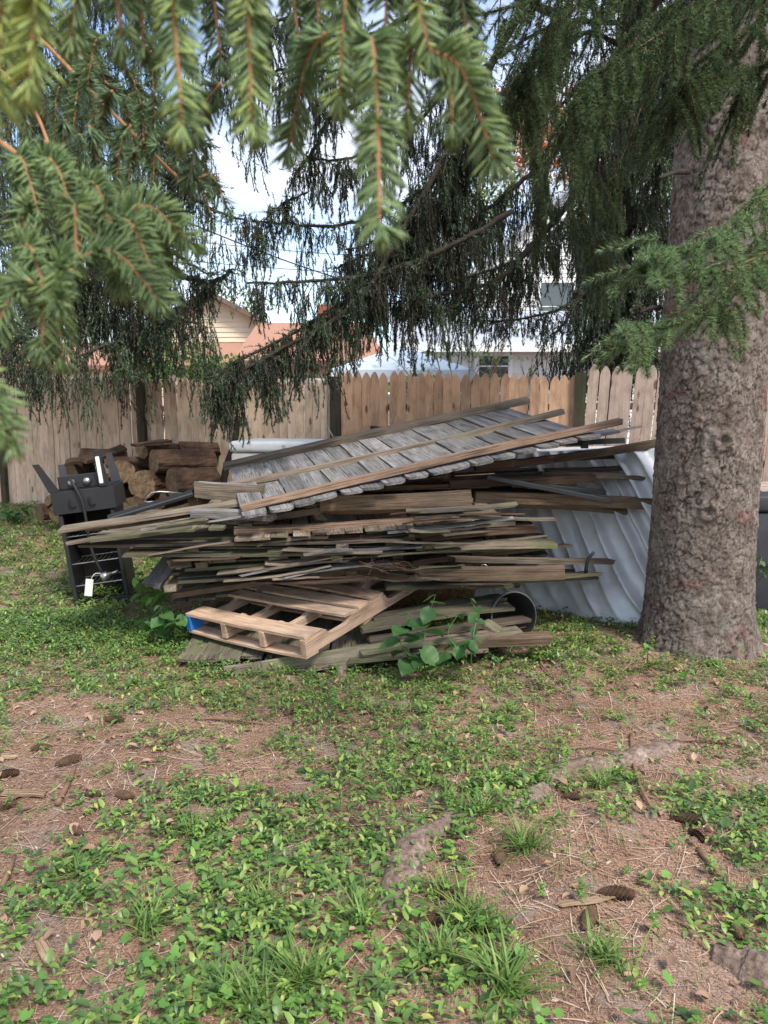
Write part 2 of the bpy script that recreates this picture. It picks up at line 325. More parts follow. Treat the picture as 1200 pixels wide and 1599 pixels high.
# ================================================================== PICKET FENCE
posts = [(4, 9.53), (225, 8.42), (527, 7.5), (905, 6.8), (1265, 6.35)]
PP = []
for px, D in posts: p = at(px, 640, D); PP.append(Vector((p.x, p.y, 0)))
PP.insert(0, PP[0] + (PP[0] - PP[1]))
tops = [(1.83, 1.84), (1.84, 1.86), (1.83, 1.78), (1.87, 1.79), (1.89, 1.84)]
fmats = [M_FENCE_L, M_FENCE_L, M_FENCE_L, M_FENCE_M, M_FENCE_R]
fence = thing('picket_fence', 'long wooden picket fence with pointed tops running behind the wood pile', 'fence', PP[2])
FI = fence.matrix_basis.inverted(); rp_ = random.Random(3)
for s in range(5):
    a, b = PP[s], PP[s + 1]; u = (b - a).normalized(); zf = Vector((u.y, -u.x, 0)); n = 26 if s < 4 else 20; pw = (b - a).length / n
    for k in range(n):
        f = (k + .5) / n; top = tops[s][0] * (1 - f) + tops[s][1] * f + rp_.uniform(-.012, .008); ln = 1.66
        me = board(.089, .016, 1.66, fmats[s], 'gothic', rp_.randrange(5), .6)
        lean = 0 if s < 4 else -3.0
        p = a + u * (pw * (k + .5)); p.z = top - ln
        link('picket', me, FI @ frame(p, u, Vector((0, 0, 1)), zf) @ T((0, 0, rp_.uniform(0, .006))) @ rot('Z', lean + rp_.uniform(-.5, .5)), fence)
    for h in (.45, 1.0, 1.5):
        L_ = (b - a).length - .02; p = a + u * .01; p.z = h * (.5 + .5 * tops[s][0] / 1.85)
        link('rail', board(.064, .038, L_, fmats[s], 'flat', s), FI @ frame(p - zf * .003, Vector((0, 0, 1)), u, Vector((0, 0, 1)).cross(u)) @ T((0, 0, -.0)), fence)
for k, p in enumerate(PP):
    s = min(k, 4); h = [1.8, 1.80, 1.79, 1.815, 1.82, 1.83][k]; u = (PP[min(k + 1, 5)] - PP[min(k, 4)]).normalized(); zf = Vector((u.y, -u.x, 0))
    link('post', board(.10, .10, h + .1, M_POST, 'flat', k, .8), FI @ frame(Vector((p.x, p.y, -.1)) - zf * .03, u, Vector((0, 0, 1)), zf), fence)

# ================================================================== BIG SPRUCE TRUNK
def worley(u, v, su, sv, wrap, seed):
    cu, cv = u / su, v / sv; iu, iv = np.floor(cu), np.floor(cv); f1 = np.full(u.shape, 9.); f2 = f1.copy(); dv = np.zeros(u.shape)
    for dx in (-1, 0, 1):
        for dy in (-1, 0, 1):
            ax, ay = iu + dx, iv + dy; wx = np.mod(ax, wrap)
            px = ax + .5 + .9 * (hash2(wx, ay, seed) - .5); py = ay + .5 + .9 * (hash2(wx, ay, seed + 1) - .5)
            d = np.hypot(cu - px, cv - py); dv = np.where(d < f1, py - cv, dv); f2 = np.minimum(f2, np.maximum(f1, d)); f1 = np.minimum(f1, d)
    return f1, f2, dv
def trunk_mesh(name, rfun, zs, nth, mat, amp=.013, lean=(0, 0), cells=54, flare=True):
    th = np.linspace(0, 2 * np.pi, nth, endpoint=False); TH, ZZ = np.meshgrid(th, zs)
    circ = 2 * np.pi * .31; U = TH / (2 * np.pi) * circ
    wu = U + .030 * (fbm(U * 24, ZZ * 15, 4, 4) - .5) * 2; wv = ZZ + .06 * (fbm(U * 16, ZZ * 12, 9, 4) - .5) * 2
    wu = np.where(U < .05, U, wu)
    f1, f2, dv = worley(wu, wv, circ / cells, .058, cells, 3); keepc = sst(.22, .5, fbm(U * 9, ZZ * 5, 51, 3)); e = 1 - (1 - np.clip((f2 - f1) / .11, 0, 1)) * (.25 + .75 * keepc)
    g1, g2, _ = worley(wu, wv, circ / (cells // 2), .20, cells // 2, 8); e2 = 1 - (1 - np.clip((g2 - g1) / .075, 0, 1)) * (.45 + .55 * sst(.3, .5, fbm(U * 5, ZZ * 2.5, 52, 2)))
    lift = hash2(np.floor(wu / (circ / cells)), np.floor(wv / .062), 6)
    disp = amp * .75 * (e ** .8) + amp * 1.15 * (e2 ** .8) + amp * .8 * np.clip(dv, -.6, .6) * e + amp * .7 * lift + amp * 1.2 * (fbm(U * 45, ZZ * 40, 31, 4) - .5) + .03 * (fbm(np.cos(TH) * 1.5 + 7, ZZ * 1.1 + np.sin(TH) * 1.5, 12, 2) - .5)
    r = rfun(ZZ) + disp
    if flare:
        lob = .5 + .5 * np.cos(5 * TH + 1.1) * np.cos(2 * TH + .4); r = r + .13 * np.exp(-np.clip(ZZ, 0, 9) / .13) * (.22 + lob)
    for (kt, kz, ks) in ((-1.75, 2.02, .05), (-1.72, 1.35, .045), (-1.15, 3.05, .05), (-1.9, .95, .04)):
        d = np.hypot((TH - (kt % (2 * np.pi))) * .31, ZZ - kz); r = r + .022 * np.exp(-((d - ks) / .02) ** 2) - .012 * np.exp(-(d / .02) ** 2)
    V = np.stack([r * np.cos(TH) + lean[0] * ZZ, r * np.sin(TH) + lean[1] * ZZ, ZZ], -1).reshape(-1, 3)
    nz_ = len(zs); i = np.arange(nz_ - 1)[:, None] * nth; j = np.arange(nth)[None]; k = (j + 1) % nth
    Fq = np.stack([i + j, i + k, i + nth + k, i + nth + j], -1).reshape(-1, 4)
    tint = np.clip(.05 + .95 * e * (.1 + .9 * e2), 0, 1) * (.72 + .28 * np.clip(fbm(U * 60, ZZ * 50, 33, 3) * 1.6, 0, 1)) * (.62 + .38 * lift)
    return mesh_np(name, V, Fq, mat, {'tint': tint}, True)
tz = float(gz(*TREE)) - .10
spruce = thing('spruce_tree', 'big old spruce with thick scaly grey brown trunk beside the wood pile', 'tree', (TREE[0], TREE[1], tz))
zs = np.concatenate([np.arange(0, 3.9, .0078), np.linspace(3.95, 10, 40)])
link('trunk', trunk_mesh('trunk', lambda z: .288 - .009 * z + .02 * np.exp(-z / .5), zs, 256, M_BARK, .0074), None, spruce)
SP0 = np.array([TREE[0], TREE[1], tz])
# dead snags on the trunk
for (px, py, D, qx, qy, qd) in ((1075, 268, 4.18, 1030, 278, 3.95), (1035, 415, 4.35, 972, 442, 4.2), (1030, 480, 4.5, 1000, 488, 4.4)):
    tube('dead_branch', [np.array(at(px, py, D)) - SP0, (np.array(at(px, py, D)) + np.array(at(qx, qy, qd))) / 2 - SP0 + [0, 0, .01], np.array(at(qx, qy, qd)) - SP0], [.016, .013, .008], M_TWIG, 7, spruce, 8, .2)

# ================================================================== NEEDLE BUILDERS
def unit(a): return a / (np.linalg.norm(a, axis=-1, keepdims=True) + 1e-9)
def needles(acc, P, Tg, nl, nw, rng, ang=(35, 70), side=None, spread=180, tint=(.2, .8), full=False, droop=0.0, tv=None):
    m = len(P); Tg = unit(Tg); ref = np.where(np.abs(Tg[:, 2:3]) < .9, np.array([[0, 0, 1.0]]), np.array([[1.0, 0, 0]]))
    if side is not None: ref = np.broadcast_to(side, Tg.shape)
    A = unit(ref - Tg * (ref * Tg).sum(1, keepdims=True)); B = np.cross(Tg, A)
    ph = (rng.integers(0, 2, m) * 180 + rng.normal(0, spread, m)) if side is not None else rng.random(m) * 360
    ph = np.radians(ph); an = np.radians(rng.uniform(*ang, m))
    rad = A * np.cos(ph)[:, None] + B * np.sin(ph)[:, None]
    d = Tg * np.cos(an)[:, None] + rad * np.sin(an)[:, None]; d[:, 2] -= droop; d = unit(d)
    s = unit(np.cross(d, Tg)); u = np.cross(s, d); L = (nl * rng.uniform(.75, 1.15, m))[:, None]
    tt = rng.uniform(*tint, m) if tv is None else tv
    if full:
        c = P + d * L * .7 + Tg * L * .06; tip = P + d * L + Tg * L * .14; w = nw / 2
        V = np.stack([P + s * w, P - s * w * .6 + u * w, P - s * w * .6 - u * w, c + s * w, c - s * w * .6 + u * w, c - s * w * .6 - u * w, tip], 1)
        f = np.array([[0, 1, 4], [0, 4, 3], [1, 2, 5], [1, 5, 4], [2, 0, 3], [2, 3, 5], [3, 4, 6], [4, 5, 6], [5, 3, 6]])
        acc.add(V.reshape(-1, 3), (np.arange(m)[:, None, None] * 7 + f).reshape(-1, 3), np.repeat(tt, 7))
    else:
        w = nw / 2; V = np.stack([P + s * w, P - s * w, P + d * L], 1)
        acc.add(V.reshape(-1, 3), np.arange(m * 3).reshape(-1, 3), np.repeat(tt, 3))
def ribbon(acc, C, w, tint=.5, offs=(np.array([1.0, 0, 0]), np.array([0, 1.0, 0]))):
    """C (n,k,3) curves -> crossed thin ribbons"""
    n, k, _ = C.shape
    for off in offs:
        V = np.stack([C - off * w, C + off * w], 2).reshape(-1, 3); i = np.arange(n)[:, None] * k * 2 + np.arange(k - 1)[None] * 2; i = i.reshape(-1)
        acc.add(V, np.vstack([np.stack([i, i + 1, i + 3], -1), np.stack([i, i + 3, i + 2], -1)]), tint)
def strands(acc, stem, P0, L, rng, npm=190, nl=.014, nw=.0024, tint=(.0, .7), sway=.2, sub=True):
    """hanging branchlets: P0 (n,3), L (n,)"""
    n = len(P0); k = 7; t = np.linspace(0, 1, k)
    d0 = np.stack([rng.normal(0, .35, n), rng.normal(0, .35, n), np.full(n, -.55)], -1); d1 = np.stack([rng.normal(0, sway, n), rng.normal(0, sway, n), np.full(n, -1.)], -1)
    d0, d1 = unit(d0), unit(d1)
    C = P0[:, None] + L[:, None, None] * (d0[:, None] * (t - t * t / 1.4)[None, :, None] * .55 + d1[:, None] * (t ** 1.15)[None, :, None] * .75)
    ribbon(stem, C[:, ::2], .0020, .5, (np.array([.9, .45, 0]),))
    cnt = np.maximum(6, (L * npm)).astype(int); idx = np.repeat(np.arange(n), cnt); tt = rng.random(len(idx)) ** .85
    f = tt * (k - 1); i0 = np.minimum(f.astype(int), k - 2); fr = (f - i0)[:, None]
    P = C[idx, i0] * (1 - fr) + C[idx, i0 + 1] * fr; Tg = C[idx, i0 + 1] - C[idx, i0]
    ct = np.repeat(rng.uniform(tint[0], tint[1], n // 9 + 1), 9)[:n]; dead = np.repeat(rng.random(n // 9 + 1) < .05, 9)[:n]; ct = np.where(dead, .03, ct)
    needles(acc, P, Tg, nl, nw, rng, (25, 65), tint=tint, tv=np.clip(ct[idx] + rng.normal(0, .09, len(idx)), .0, 1))
def along(pts, n, rng):
    C = spline(pts, 60); seg = np.linalg.norm(np.diff(C, axis=0), axis=1); s = np.concatenate([[0], np.cumsum(seg)]); q = np.sort(rng.random(n)) * s[-1]
    return np.stack([np.interp(q, s, C[:, k]) for k in range(3)], -1), s[-1]
def limb(tree, org, pix, rad, nst, L, lat=.18, seed=0, npm=190, nl=.014, nw=.0024, tint=(0, .7), skip=0.0, label=None, bark=True, world=None, bush=.028):
    """a drooping limb (part) with its curtain of needle branchlets (sub-part)"""
    rng = np.random.default_rng(seed + 100); W = [np.array(at(*p)) for p in pix] if world is None else [np.array(p) for p in world]
    W = [w - np.array(org) for w in W]; ac = Acc()
    C = spline(W, 34); C[1:-1] += rng.normal(0, .004, C[1:-1].shape)
    Vt, Ft = tube_vf(C, np.interp(np.linspace(0, 1, 34), [0, 1], rad), 7, True, .25, rng); ac.add(Vt, to_tris(Ft))
    CK = 9; P, ln = along(W, max(3, nst // CK), rng); P = P[np.linspace(0, 1, len(P)) > skip]; n = len(P)
    off = np.stack([rng.normal(0, lat, n), rng.normal(0, lat, n), np.zeros(n)], -1)
    off *= rng.uniform(0, 1, (n, 1)); off[:, 2] = -L[1] * .85 * rng.random(n) ** 1.5; t = np.linspace(0, 1, 5)[None, :, None]
    tw = P[:, None] + off[:, None] * t + np.array([0, 0, .05]) * np.sin(t * np.pi) * np.linalg.norm(off, axis=1)[:, None, None]; ribbon(ac, tw, .0035, .5)
    nd = Acc(); Lc = rng.uniform(*L, n) * (.4 + .45 * rng.random(n) ** 1.6); m = n * CK; Ls = np.repeat(Lc, CK) * rng.uniform(.35, 1.05, m)
    strands(nd, ac, np.repeat(P + off, CK, 0) - np.repeat(off, CK, 0) * rng.random((m, 1)) * .5 + rng.normal(0, bush, (m, 3)), Ls, rng, npm, nl, nw, tint)
    # needles hugging the twigs and the limb itself
    q = rng.random((n, 14)); P2 = (P[:, None] + off[:, None] * q[..., None] + np.array([0, 0, .05]) * (np.sin(q * np.pi) * np.linalg.norm(off, axis=1)[:, None])[..., None]).reshape(-1, 3)
    needles(nd, P2, np.repeat(off, 14, 0) + 1e-4, nl, nw, rng, (30, 70), tint=(tint[0], min(1, tint[1] + .25)))
    # short side sprigs clothe the limb itself
    ns = int(ln * 46); Ps, _ = along(W, ns, rng); ds = unit(np.stack([rng.normal(0, 1, ns), rng.normal(0, 1, ns), rng.normal(-.05, .55, ns)], -1)); lt = rng.uniform(.05, .19, ns); kp = np.linspace(0, 1, ns) > skip * .7; Ps, ds, lt = Ps[kp], ds[kp], lt[kp]; ns = len(Ps)
    tq = np.linspace(0, 1, 4)[None, :, None]; ribbon(ac, Ps[:, None] + ds[:, None] * lt[:, None, None] * tq + np.array([0, 0, -.04]) * tq ** 2, .002, .5, (np.array([.7, .7, 0]),)); fq = rng.random((ns, 26, 1)); needles(nd, (Ps[:, None] + ds[:, None] * lt[:, None, None] * fq + np.array([0, 0, -.04]) * fq ** 2).reshape(-1, 3), np.repeat(ds, 26, 0), nl, nw, rng, (30, 70), tint=(max(.15, tint[0]), min(1, tint[1] + .2)))
    b = link('branch', ac.mesh('branch', M_TWIG), None, tree)
    if label: b['label'] = label
    link('needles', nd.mesh('needles', M_NEEDLE), None, b)
    return b
def shoot(nd, st, P0, P1, rng, bend=.02, npm=1500, nl=.018, nw=.0013, tint=(.2, .8), rad=.0017, spread=29, full=True, side=None):
    """one leafy spruce shoot from P0 to P1 with two-ranked needles"""
    P0, P1 = np.array(P0), np.array(P1); mid = (P0 + P1) / 2 + np.array([0, 0, bend]); C = spline([P0, mid, P1], 9); L = np.linalg.norm(P1 - P0)
    Vt, Ft = tube_vf(C, np.linspace(rad, rad * .6, 9), 6, True, .1, rng); st.add(Vt, to_tris(Ft))
    m = int(npm * L); f = rng.random(m) * 7.99; i = f.astype(int); fr = (f - i)[:, None]; P = C[i] * (1 - fr) + C[i + 1] * fr; Tg = C[i + 1] - C[i]
    if side is None:
        d = unit(P1 - P0); side = np.cross(d, [0, 1, 0]); side = side if np.linalg.norm(side) > .2 else np.cross(d, [1, 0, 0]); side = unit(side + rng.normal(0, .25, 3))
    needles(nd, P, Tg, nl, nw, rng, (42, 68), side, spread, tint, full)
    m2 = 26; needles(nd, np.repeat(C[-1:], m2, 0), np.repeat((C[-1] - C[-2])[None], m2, 0), nl * .8, nw, rng, (5, 40), tint=tint, full=full)
def bough(parent, org, shoots, name='branch', tint=(.2, .8), seed=0, npm=1500, nl=.018, nw=.0013, stems=(), label=None, full=True):
    rng = np.random.default_rng(seed + 500); nd, st = Acc(), Acc(); org = np.array(org)
    for pts, r0, r1 in stems:
        C = spline([np.array(at(*p)) for p in pts], 16); Vt, Ft = tube_vf(C, np.linspace(r0, r1, 16), 7, True, .15, rng); st.add(Vt, to_tris(Ft))
    for s in shoots:
        a, b = s[0], s[1]; tn = s[2] if len(s) > 2 else tint
        shoot(nd, st, at(*a), at(*b), rng, tint=tn, npm=npm, nl=nl, nw=nw, full=full)
    b = link(name, st.mesh(name, M_TWIGO, org), None, parent)
    if label: b['label'] = label
    link('needles', nd.mesh('needles', M_NEAR, org), None, b); return b

# ================================================================== HOUSES AND THINGS BEYOND THE FENCE
M_SIDEW = plain('white_siding_paint', (.74, .74, .73), (.64, .64, .63), .7, .3, 2)
M_SIDEC = plain('cream_siding_paint', (.70, .60, .45), (.62, .52, .38), .7, .3, 2)
M_SHING = plain('orange_shingle', (.40, .225, .16), (.32, .17, .12), .9, .1, 14, 0, .8, 30)
M_SHINGG = plain('grey_shingle', (.42, .45, .5), (.34, .365, .41), .9, .1, 14, 0, .8, 30)
M_TRIM = plain('brown_trim', (.16, .11, .085), None, .7)
M_TRIMW = plain('white_trim', (.78, .78, .77), (.7, .7, .7), .6)
M_BRICK = plain('chimney_brick', (.36, .13, .09), (.22, .08, .055), .9, .15, 18)
M_GLASS, _n, _l, _b = newmat('window_glass', .06, .6); _b.inputs['Base Color'].default_value = (.07, .085, .09, 1)
M_CANOPY = plain('pale_blue_canopy', (.62, .69, .77), (.56, .63, .72), .6)
M_WIRE = plain('wire_black', (.03, .03, .03), None, .6)
def siding(name, outline, h=.11):
    """lapped clapboards over a convex outline [(x,z)...] in the local XZ plane, facing -Y: sawtooth courses clipped to it"""
    zs_ = [p[1] for p in outline]; z = min(zs_); V, Fc = [], []
    def span(zz):
        xx = []
        for (x0, z0), (x1, z1) in zip(outline, outline[1:] + outline[:1]):
            if (z0 - zz) * (z1 - zz) <= 0 and abs(z1 - z0) > 1e-9: xx.append(x0 + (x1 - x0) * (zz - z0) / (z1 - z0))
        return (min(xx), max(xx)) if len(xx) > 1 else None
    while z < max(zs_) - .01:
        z1 = min(z + h, max(zs_) - 1e-4); a, b = span(z + 1e-4), span(z1)
        if a and b:
            k = len(V); V += [(a[0], -.02, z), (a[1], -.02, z), (b[1], -.002, z1), (b[0], -.002, z1), (a[0], .0, z), (a[1], .0, z)]
            Fc += [(k, k + 1, k + 2, k + 3), (k + 4, k + 5, k + 1, k)]
        z += h
    return V, Fc
def wallpart(house, outline, mat, thick=.15, y=0):
    V, Fc = siding('wall', outline); n = len(V); k = len(outline)
    V += [(x, 0, z) for x, z in outline] + [(x, thick, z) for x, z in outline]
    Fc += [tuple(range(n, n + k)), tuple(range(n + 2 * k - 1, n + k - 1, -1))] + [(n + a, n + k + a, n + k + (a + 1) % k, n + (a + 1) % k) for a in range(k)]
    return link('wall', mesh_py('wall', [(a, b + y, c) for a, b, c in V], Fc, mat), None, house)
def slab(name, quad, t, mat, parent):
    q = [Vector(p) for p in quad]; nrm = (q[1] - q[0]).cross(q[3] - q[0]).normalized() * t
    V = q + [p - nrm for p in q]; Fc = [(0, 1, 2, 3), (7, 6, 5, 4)] + [(a, a + 4, (a + 1) % 4 + 4, (a + 1) % 4) for a in range(4)]
    return link(name, mesh_py(name, V, Fc, mat), None, parent)
def window(house, x, z, w, h, mat=None):
    wd = link('window', bevbox('window_frame', w + .16, .05, h + .16, mat or M_TRIMW, .006, (-w / 2 - .08, -.06, -.08)), T((x, -.0, z)), house)
    link('pane', bevbox('pane', w, .012, h, M_GLASS, .002, (-w / 2, -.072, 0)), None, wd)
    link('glazing_bar', bevbox('glazing_bar', w, .02, .025, M_TRIMW, .003, (-w / 2, -.088, h * .5)), None, wd)
    return wd
# white single-storey house with a small window
o = at(640, 640, 13); hw_ = at(1100, 640, 13).x - o.x
wh = thing('white_house', 'low white sided house with a small window and grey roof behind the fence', 'house', (o.x, 13, 0))
wallpart(wh, [(0, 0), (hw_, 0), (hw_, 2.6), (0, 2.6)], M_SIDEW)
window(wh, at(769, 640, 13).x - o.x, 2.02, .5, .36)
slab('roof', [(-.3, -.35, 2.58), (hw_ + .3, -.35, 2.58), (hw_ + .3, 3.2, 3.55), (-.3, 3.2, 3.55)], .1, M_SHINGG, wh)
link('eave_board', bevbox('eave_board', hw_ + .6, .03, .15, M_TRIMW, .004, (-.3, -.385, 2.43)), None, wh)
link('side_wall', bevbox('side_wall', .15, 6, 2.6, M_SIDEW, .01, (0, .16, 0)), None, wh)
# tall white house farther back
o = at(742, 640, 21)
w2 = thing('tall_white_house', 'tall white two storey house with blue grey roof seen through the dark branches', 'house', (o.x, 21, 0))
wallpart(w2, [(0, 0), (6.2, 0), (6.2, 5.4), (3.1, 7.9), (0, 5.4)], M_SIDEW)
slab('roof', [(-.3, -.3, 5.15), (-.3, 7, 5.15), (3.1, 7, 8.0), (3.1, -.3, 8.0)][::-1], .12, M_SHINGG, w2)
slab('roof', [(6.5, -.3, 5.15), (6.5, 7, 5.15), (3.1, 7, 8.0), (3.1, -.3, 8.0)], .12, M_SHINGG, w2)
window(w2, 2.2, 3.6, .9, 1.3); window(w2, 4.4, 3.6, .9, 1.3)
# cream house on the left
o = at(60, 640, 17)
ch = thing('cream_house', 'cream sided house with gable and orange shingled porch roof beyond the fence', 'house', (o.x, 17, 0))
gx = at(335, 640, 17).x - o.x; gr = at(470, 640, 17).x - o.x; gl = gx - (gr - gx)
wallpart(ch, [(gl, 0), (gr, 0), (gr, 2.95), (gx, 3.95), (gl, 2.95)], M_SIDEC)
slab('roof', [(gr + .35, -.3, 2.83), (gr + .35, 7, 2.83), (gx, 7, 4.08), (gx, -.3, 4.08)], .1, M_TRIM, ch)
slab('roof', [(gl - .35, -.3, 2.83), (gl - .35, 7, 2.83), (gx, 7, 4.08), (gx, -.3, 4.08)][::-1], .1, M_TRIM, ch)
slab('porch_roof', [(-.6, -1.9, 2.35), (gr + .2, -1.9, 2.35), (gr + .2, -.03, 2.95), (-.6, -.03, 2.95)], .09, M_SHING, ch)
link('porch_wall', bevbox('porch_wall', gr + .4, .1, 2.3, M_SIDEC, .01, (-.4, -1.7, 0)), None, ch)
# yellow garage with orange roof
o = at(395, 640, 14); r_ = at(588, 640, 14).x - o.x
gg = thing('yellow_garage', 'pale yellow garage with an orange shingled roof behind the fence', 'garage', (o.x, 14, 0))
wallpart(gg, [(0, 0), (r_, 0), (r_, 2.42), (0, 2.42)], M_SIDEC)
slab('roof', [(-.3, -.3, 2.36), (r_ + .2, -.3, 2.36), (r_ - .25, 2.6, 3.35), (-.3, 2.6, 3.35)], .09, M_SHING, gg)
link('fascia', bevbox('fascia', r_ + .5, .03, .1, M_TRIM, .004, (-.3, -.335, 2.25)), None, gg)
link('side_wall', bevbox('side_wall', .12, 2.4, 2.4, M_SIDEC, .01, (r_ - .125, .16, 0)), None, gg)
link('chimney', bevbox('chimney', .3, .3, 1.15, M_BRICK, .01, (1.0, 2.7, 2.6)), None, gg)
# peeling white board fence, blue canopy
M_PEEL = wood('peeling_white_boards', (.66, .65, .62), (.5, .48, .45), (.3, .27, .24), .3, .1, .2)
o = at(300, 640, 9.6)
wf = thing('white_board_fence', 'old white board fence with peeling paint behind the pickets', 'fence', (o.x, 10.4, 0))
for k in range(7): link('board', board(.19, .02, 4.9, M_PEEL, 'flat', k), T((0, .0, .52 + .215 * k)) @ frame((0, 0, 0), (0, 0, 1), (1, 0, 0), (0, 1, 0)), wf)
for k in range(3): link('post', board(.09, .09, 1.95, M_PEEL, 'flat', k), T((.3 + 2.1 * k, .03, 0)) @ frame((0, 0, 0), (1, 0, 0), (0, 0, 1), (0, -1, 0)), wf)
cx = at(625, 575, 11.3)
cn = thing('canopy_tent', 'pale blue canopy tent top showing above the fence', 'canopy', (cx.x, 11.3, 0))
s_ = 1.0; V = [(-s_, -s_, 2.02), (s_, -s_, 2.02), (s_, s_, 2.02), (-s_, s_, 2.02), (0, 0, 2.42), (-s_, -s_, 1.85), (s_, -s_, 1.85), (s_, s_, 1.85), (-s_, s_, 1.85)]
link('canopy_top', mesh_py('canopy_top', V, [(0, 1, 4), (1, 2, 4), (2, 3, 4), (3, 0, 4), (5, 6, 1, 0), (6, 7, 2, 1), (7, 8, 3, 2), (8, 5, 0, 3)], M_CANOPY), None, cn)
for sx in (-1, 1):
    for sy in (-1, 1): tube('pole', [(sx * .96, sy * .96, 0), (sx * .96, sy * .96, 2.0)], .015, M_STEEL, 8, cn)
for k, (a, b, lb) in enumerate((((250, 372, 26), (760, 408, 26), 'upper power line crossing the pale sky gap'), ((250, 404, 26), (760, 432, 26), 'middle power line crossing the pale sky gap'), ((250, 330, 22), (640, 470, 22), 'greenish cable slanting down across the sky gap'))):
    p, q = at(*a), at(*b); m = (p + q) / 2 - Vector((0, 0, .12)); oo = thing('power_line', lb, 'wire', p)
    tube('wire', [Vector((0, 0, 0)), m - p, q - p], .012 if k < 2 else .02, M_WIRE, 5, oo, 14)

# leaf clouds for the shrubs and broadleaf trees
LEAF_F = np.array([[0, 1, 2], [0, 2, 3], [1, 4, 5], [1, 5, 2], [2, 5, 6], [2, 6, 3], [4, 7, 5], [5, 7, 6]])
def leaves(acc, P, az, pitch, L, W, tint, fold=.25, curl=.18, rng=RNG, rnd=False, roll=None, far=None):
    if far is not None and far.any():        # distant leaves: four triangles are enough
        k = far; n = int(k.sum()); d = np.stack([np.cos(az[k]) * np.cos(pitch[k]), np.sin(az[k]) * np.cos(pitch[k]), np.sin(pitch[k])], -1); s = np.stack([-np.sin(az[k]), np.cos(az[k]), np.zeros(n)], -1); up = np.cross(d, s); up = np.where(up[:, 2:3] < 0, -up, up); l_, w_ = L[k][:, None], W[k][:, None] / 2; Q = P[k]; c = Q + d * l_ * .5
        acc.add(np.stack([Q, c - s * w_ + up * w_ * fold, c, c + s * w_ + up * w_ * fold, Q + d * l_ - up * l_ * curl], 1).reshape(-1, 3), (np.arange(n)[:, None, None] * 5 + np.array([[0, 1, 2], [0, 2, 3], [1, 4, 2], [2, 4, 3]])).reshape(-1, 3), np.repeat(tint[k], 5)); k = ~far; P, az, pitch, L, W, tint = P[k], az[k], pitch[k], L[k], W[k], tint[k]
    n = len(P); d = np.stack([np.cos(az) * np.cos(pitch), np.sin(az) * np.cos(pitch), np.sin(pitch)], -1); s = np.stack([-np.sin(az), np.cos(az), np.zeros(n)], -1)
    if roll is not None: u0 = np.cross(d, s); s = s * np.cos(roll)[:, None] + u0 * np.sin(roll)[:, None]
    u = np.cross(d, s); L = L[:, None]; W = W[:, None] / 2
    a1, a2, w2 = (.30, .72, .80) if not rnd else (.22, .78, .9)
    c1 = P + d * L * a1; c2 = P + d * L * a2 - u * L * curl * -.35 * 0 + (-u) * 0
    up = np.where(u[:, 2:3] < 0, -u, u)
    c2 = P + d * L * a2 - up * L * curl * .3; tip = P + d * L - up * L * curl
    V = np.stack([P, c1 - s * W + up * W * fold, c1, c1 + s * W + up * W * fold, c2 - s * W * w2 + up * W * fold, c2, c2 + s * W * w2 + up * W * fold, tip], 1)
    acc.add(V.reshape(-1, 3), (np.arange(n)[:, None, None] * 8 + LEAF_F).reshape(-1, 3), np.repeat(tint, 8))
def leafcloud(parent, c, rad, n, size, mat, name='crown', seed=0, org=(0, 0, 0), clump=12, shell=.45):
    rng = np.random.default_rng(seed); k = max(1, n // clump); q = unit(rng.normal(size=(k, 3))) * (rng.random((k, 1)) ** shell) * np.array(rad)
    q *= (.75 + .5 * fbm(q[:, 0] * 2 / rad[0] + 9, q[:, 2] * 2 / rad[2] + q[:, 1], seed, 2))[:, None]
    P = np.repeat(q, clump, 0) + rng.normal(0, 1, (k * clump, 3)) * np.array(rad) * .09 + np.array(c); m = len(P)
    ac = Acc(); leaves(ac, P, rng.random(m) * 6.28, rng.normal(-.3, .6, m), size * rng.uniform(.7, 1.2, m), size * .55 * rng.uniform(.8, 1.2, m), np.clip(np.repeat(rng.random(k), clump) * .6 + rng.random(m) * .4, 0, 1))
    return link(name, ac.mesh(name, mat, org), None, parent)
M_SHRUB = foliage('shrub_leaf', [(0, (.08, .17, .035)), (.6, (.14, .28, .05)), (1, (.24, .36, .07))], .5, .3, .35)
M_MAPLE = foliage('maple_leaf', [(0, (.16, .20, .05)), (.35, (.30, .24, .05)), (.6, (.50, .13, .04)), (1, (.55, .09, .04))], .6, .2, .35)
M_FARLEAF = foliage('far_tree_leaf', [(0, (.10, .16, .05)), (1, (.22, .28, .09))], .6, .2, .35)
for (px, py, D, rd, n, lb, sd) in ((235, 562, 10.6, (.62, .4, .55), 1500, 'bright green shrub left of the cream gable above the fence', 1), (325, 580, 9.6, (.42, .3, .36), 1000, 'bright green shrub peeping over the fence under the limb tip', 2)):
    p = at(px, py, D); t_ = thing('shrub', lb, 'shrub', (p.x, p.y, 0)); leafcloud(t_, (0, 0, p.z), rd, n, .075, M_SHRUB, 'crown', sd)
    for a in range(4): tube('stem', [(0.03 * a, 0, 0), (.1 * (a - 1.5), .02, p.z * .6), (.22 * (a - 1.5), .05 * a, p.z + .1)], [.016, .006], M_TWIG, 6, t_, 8)
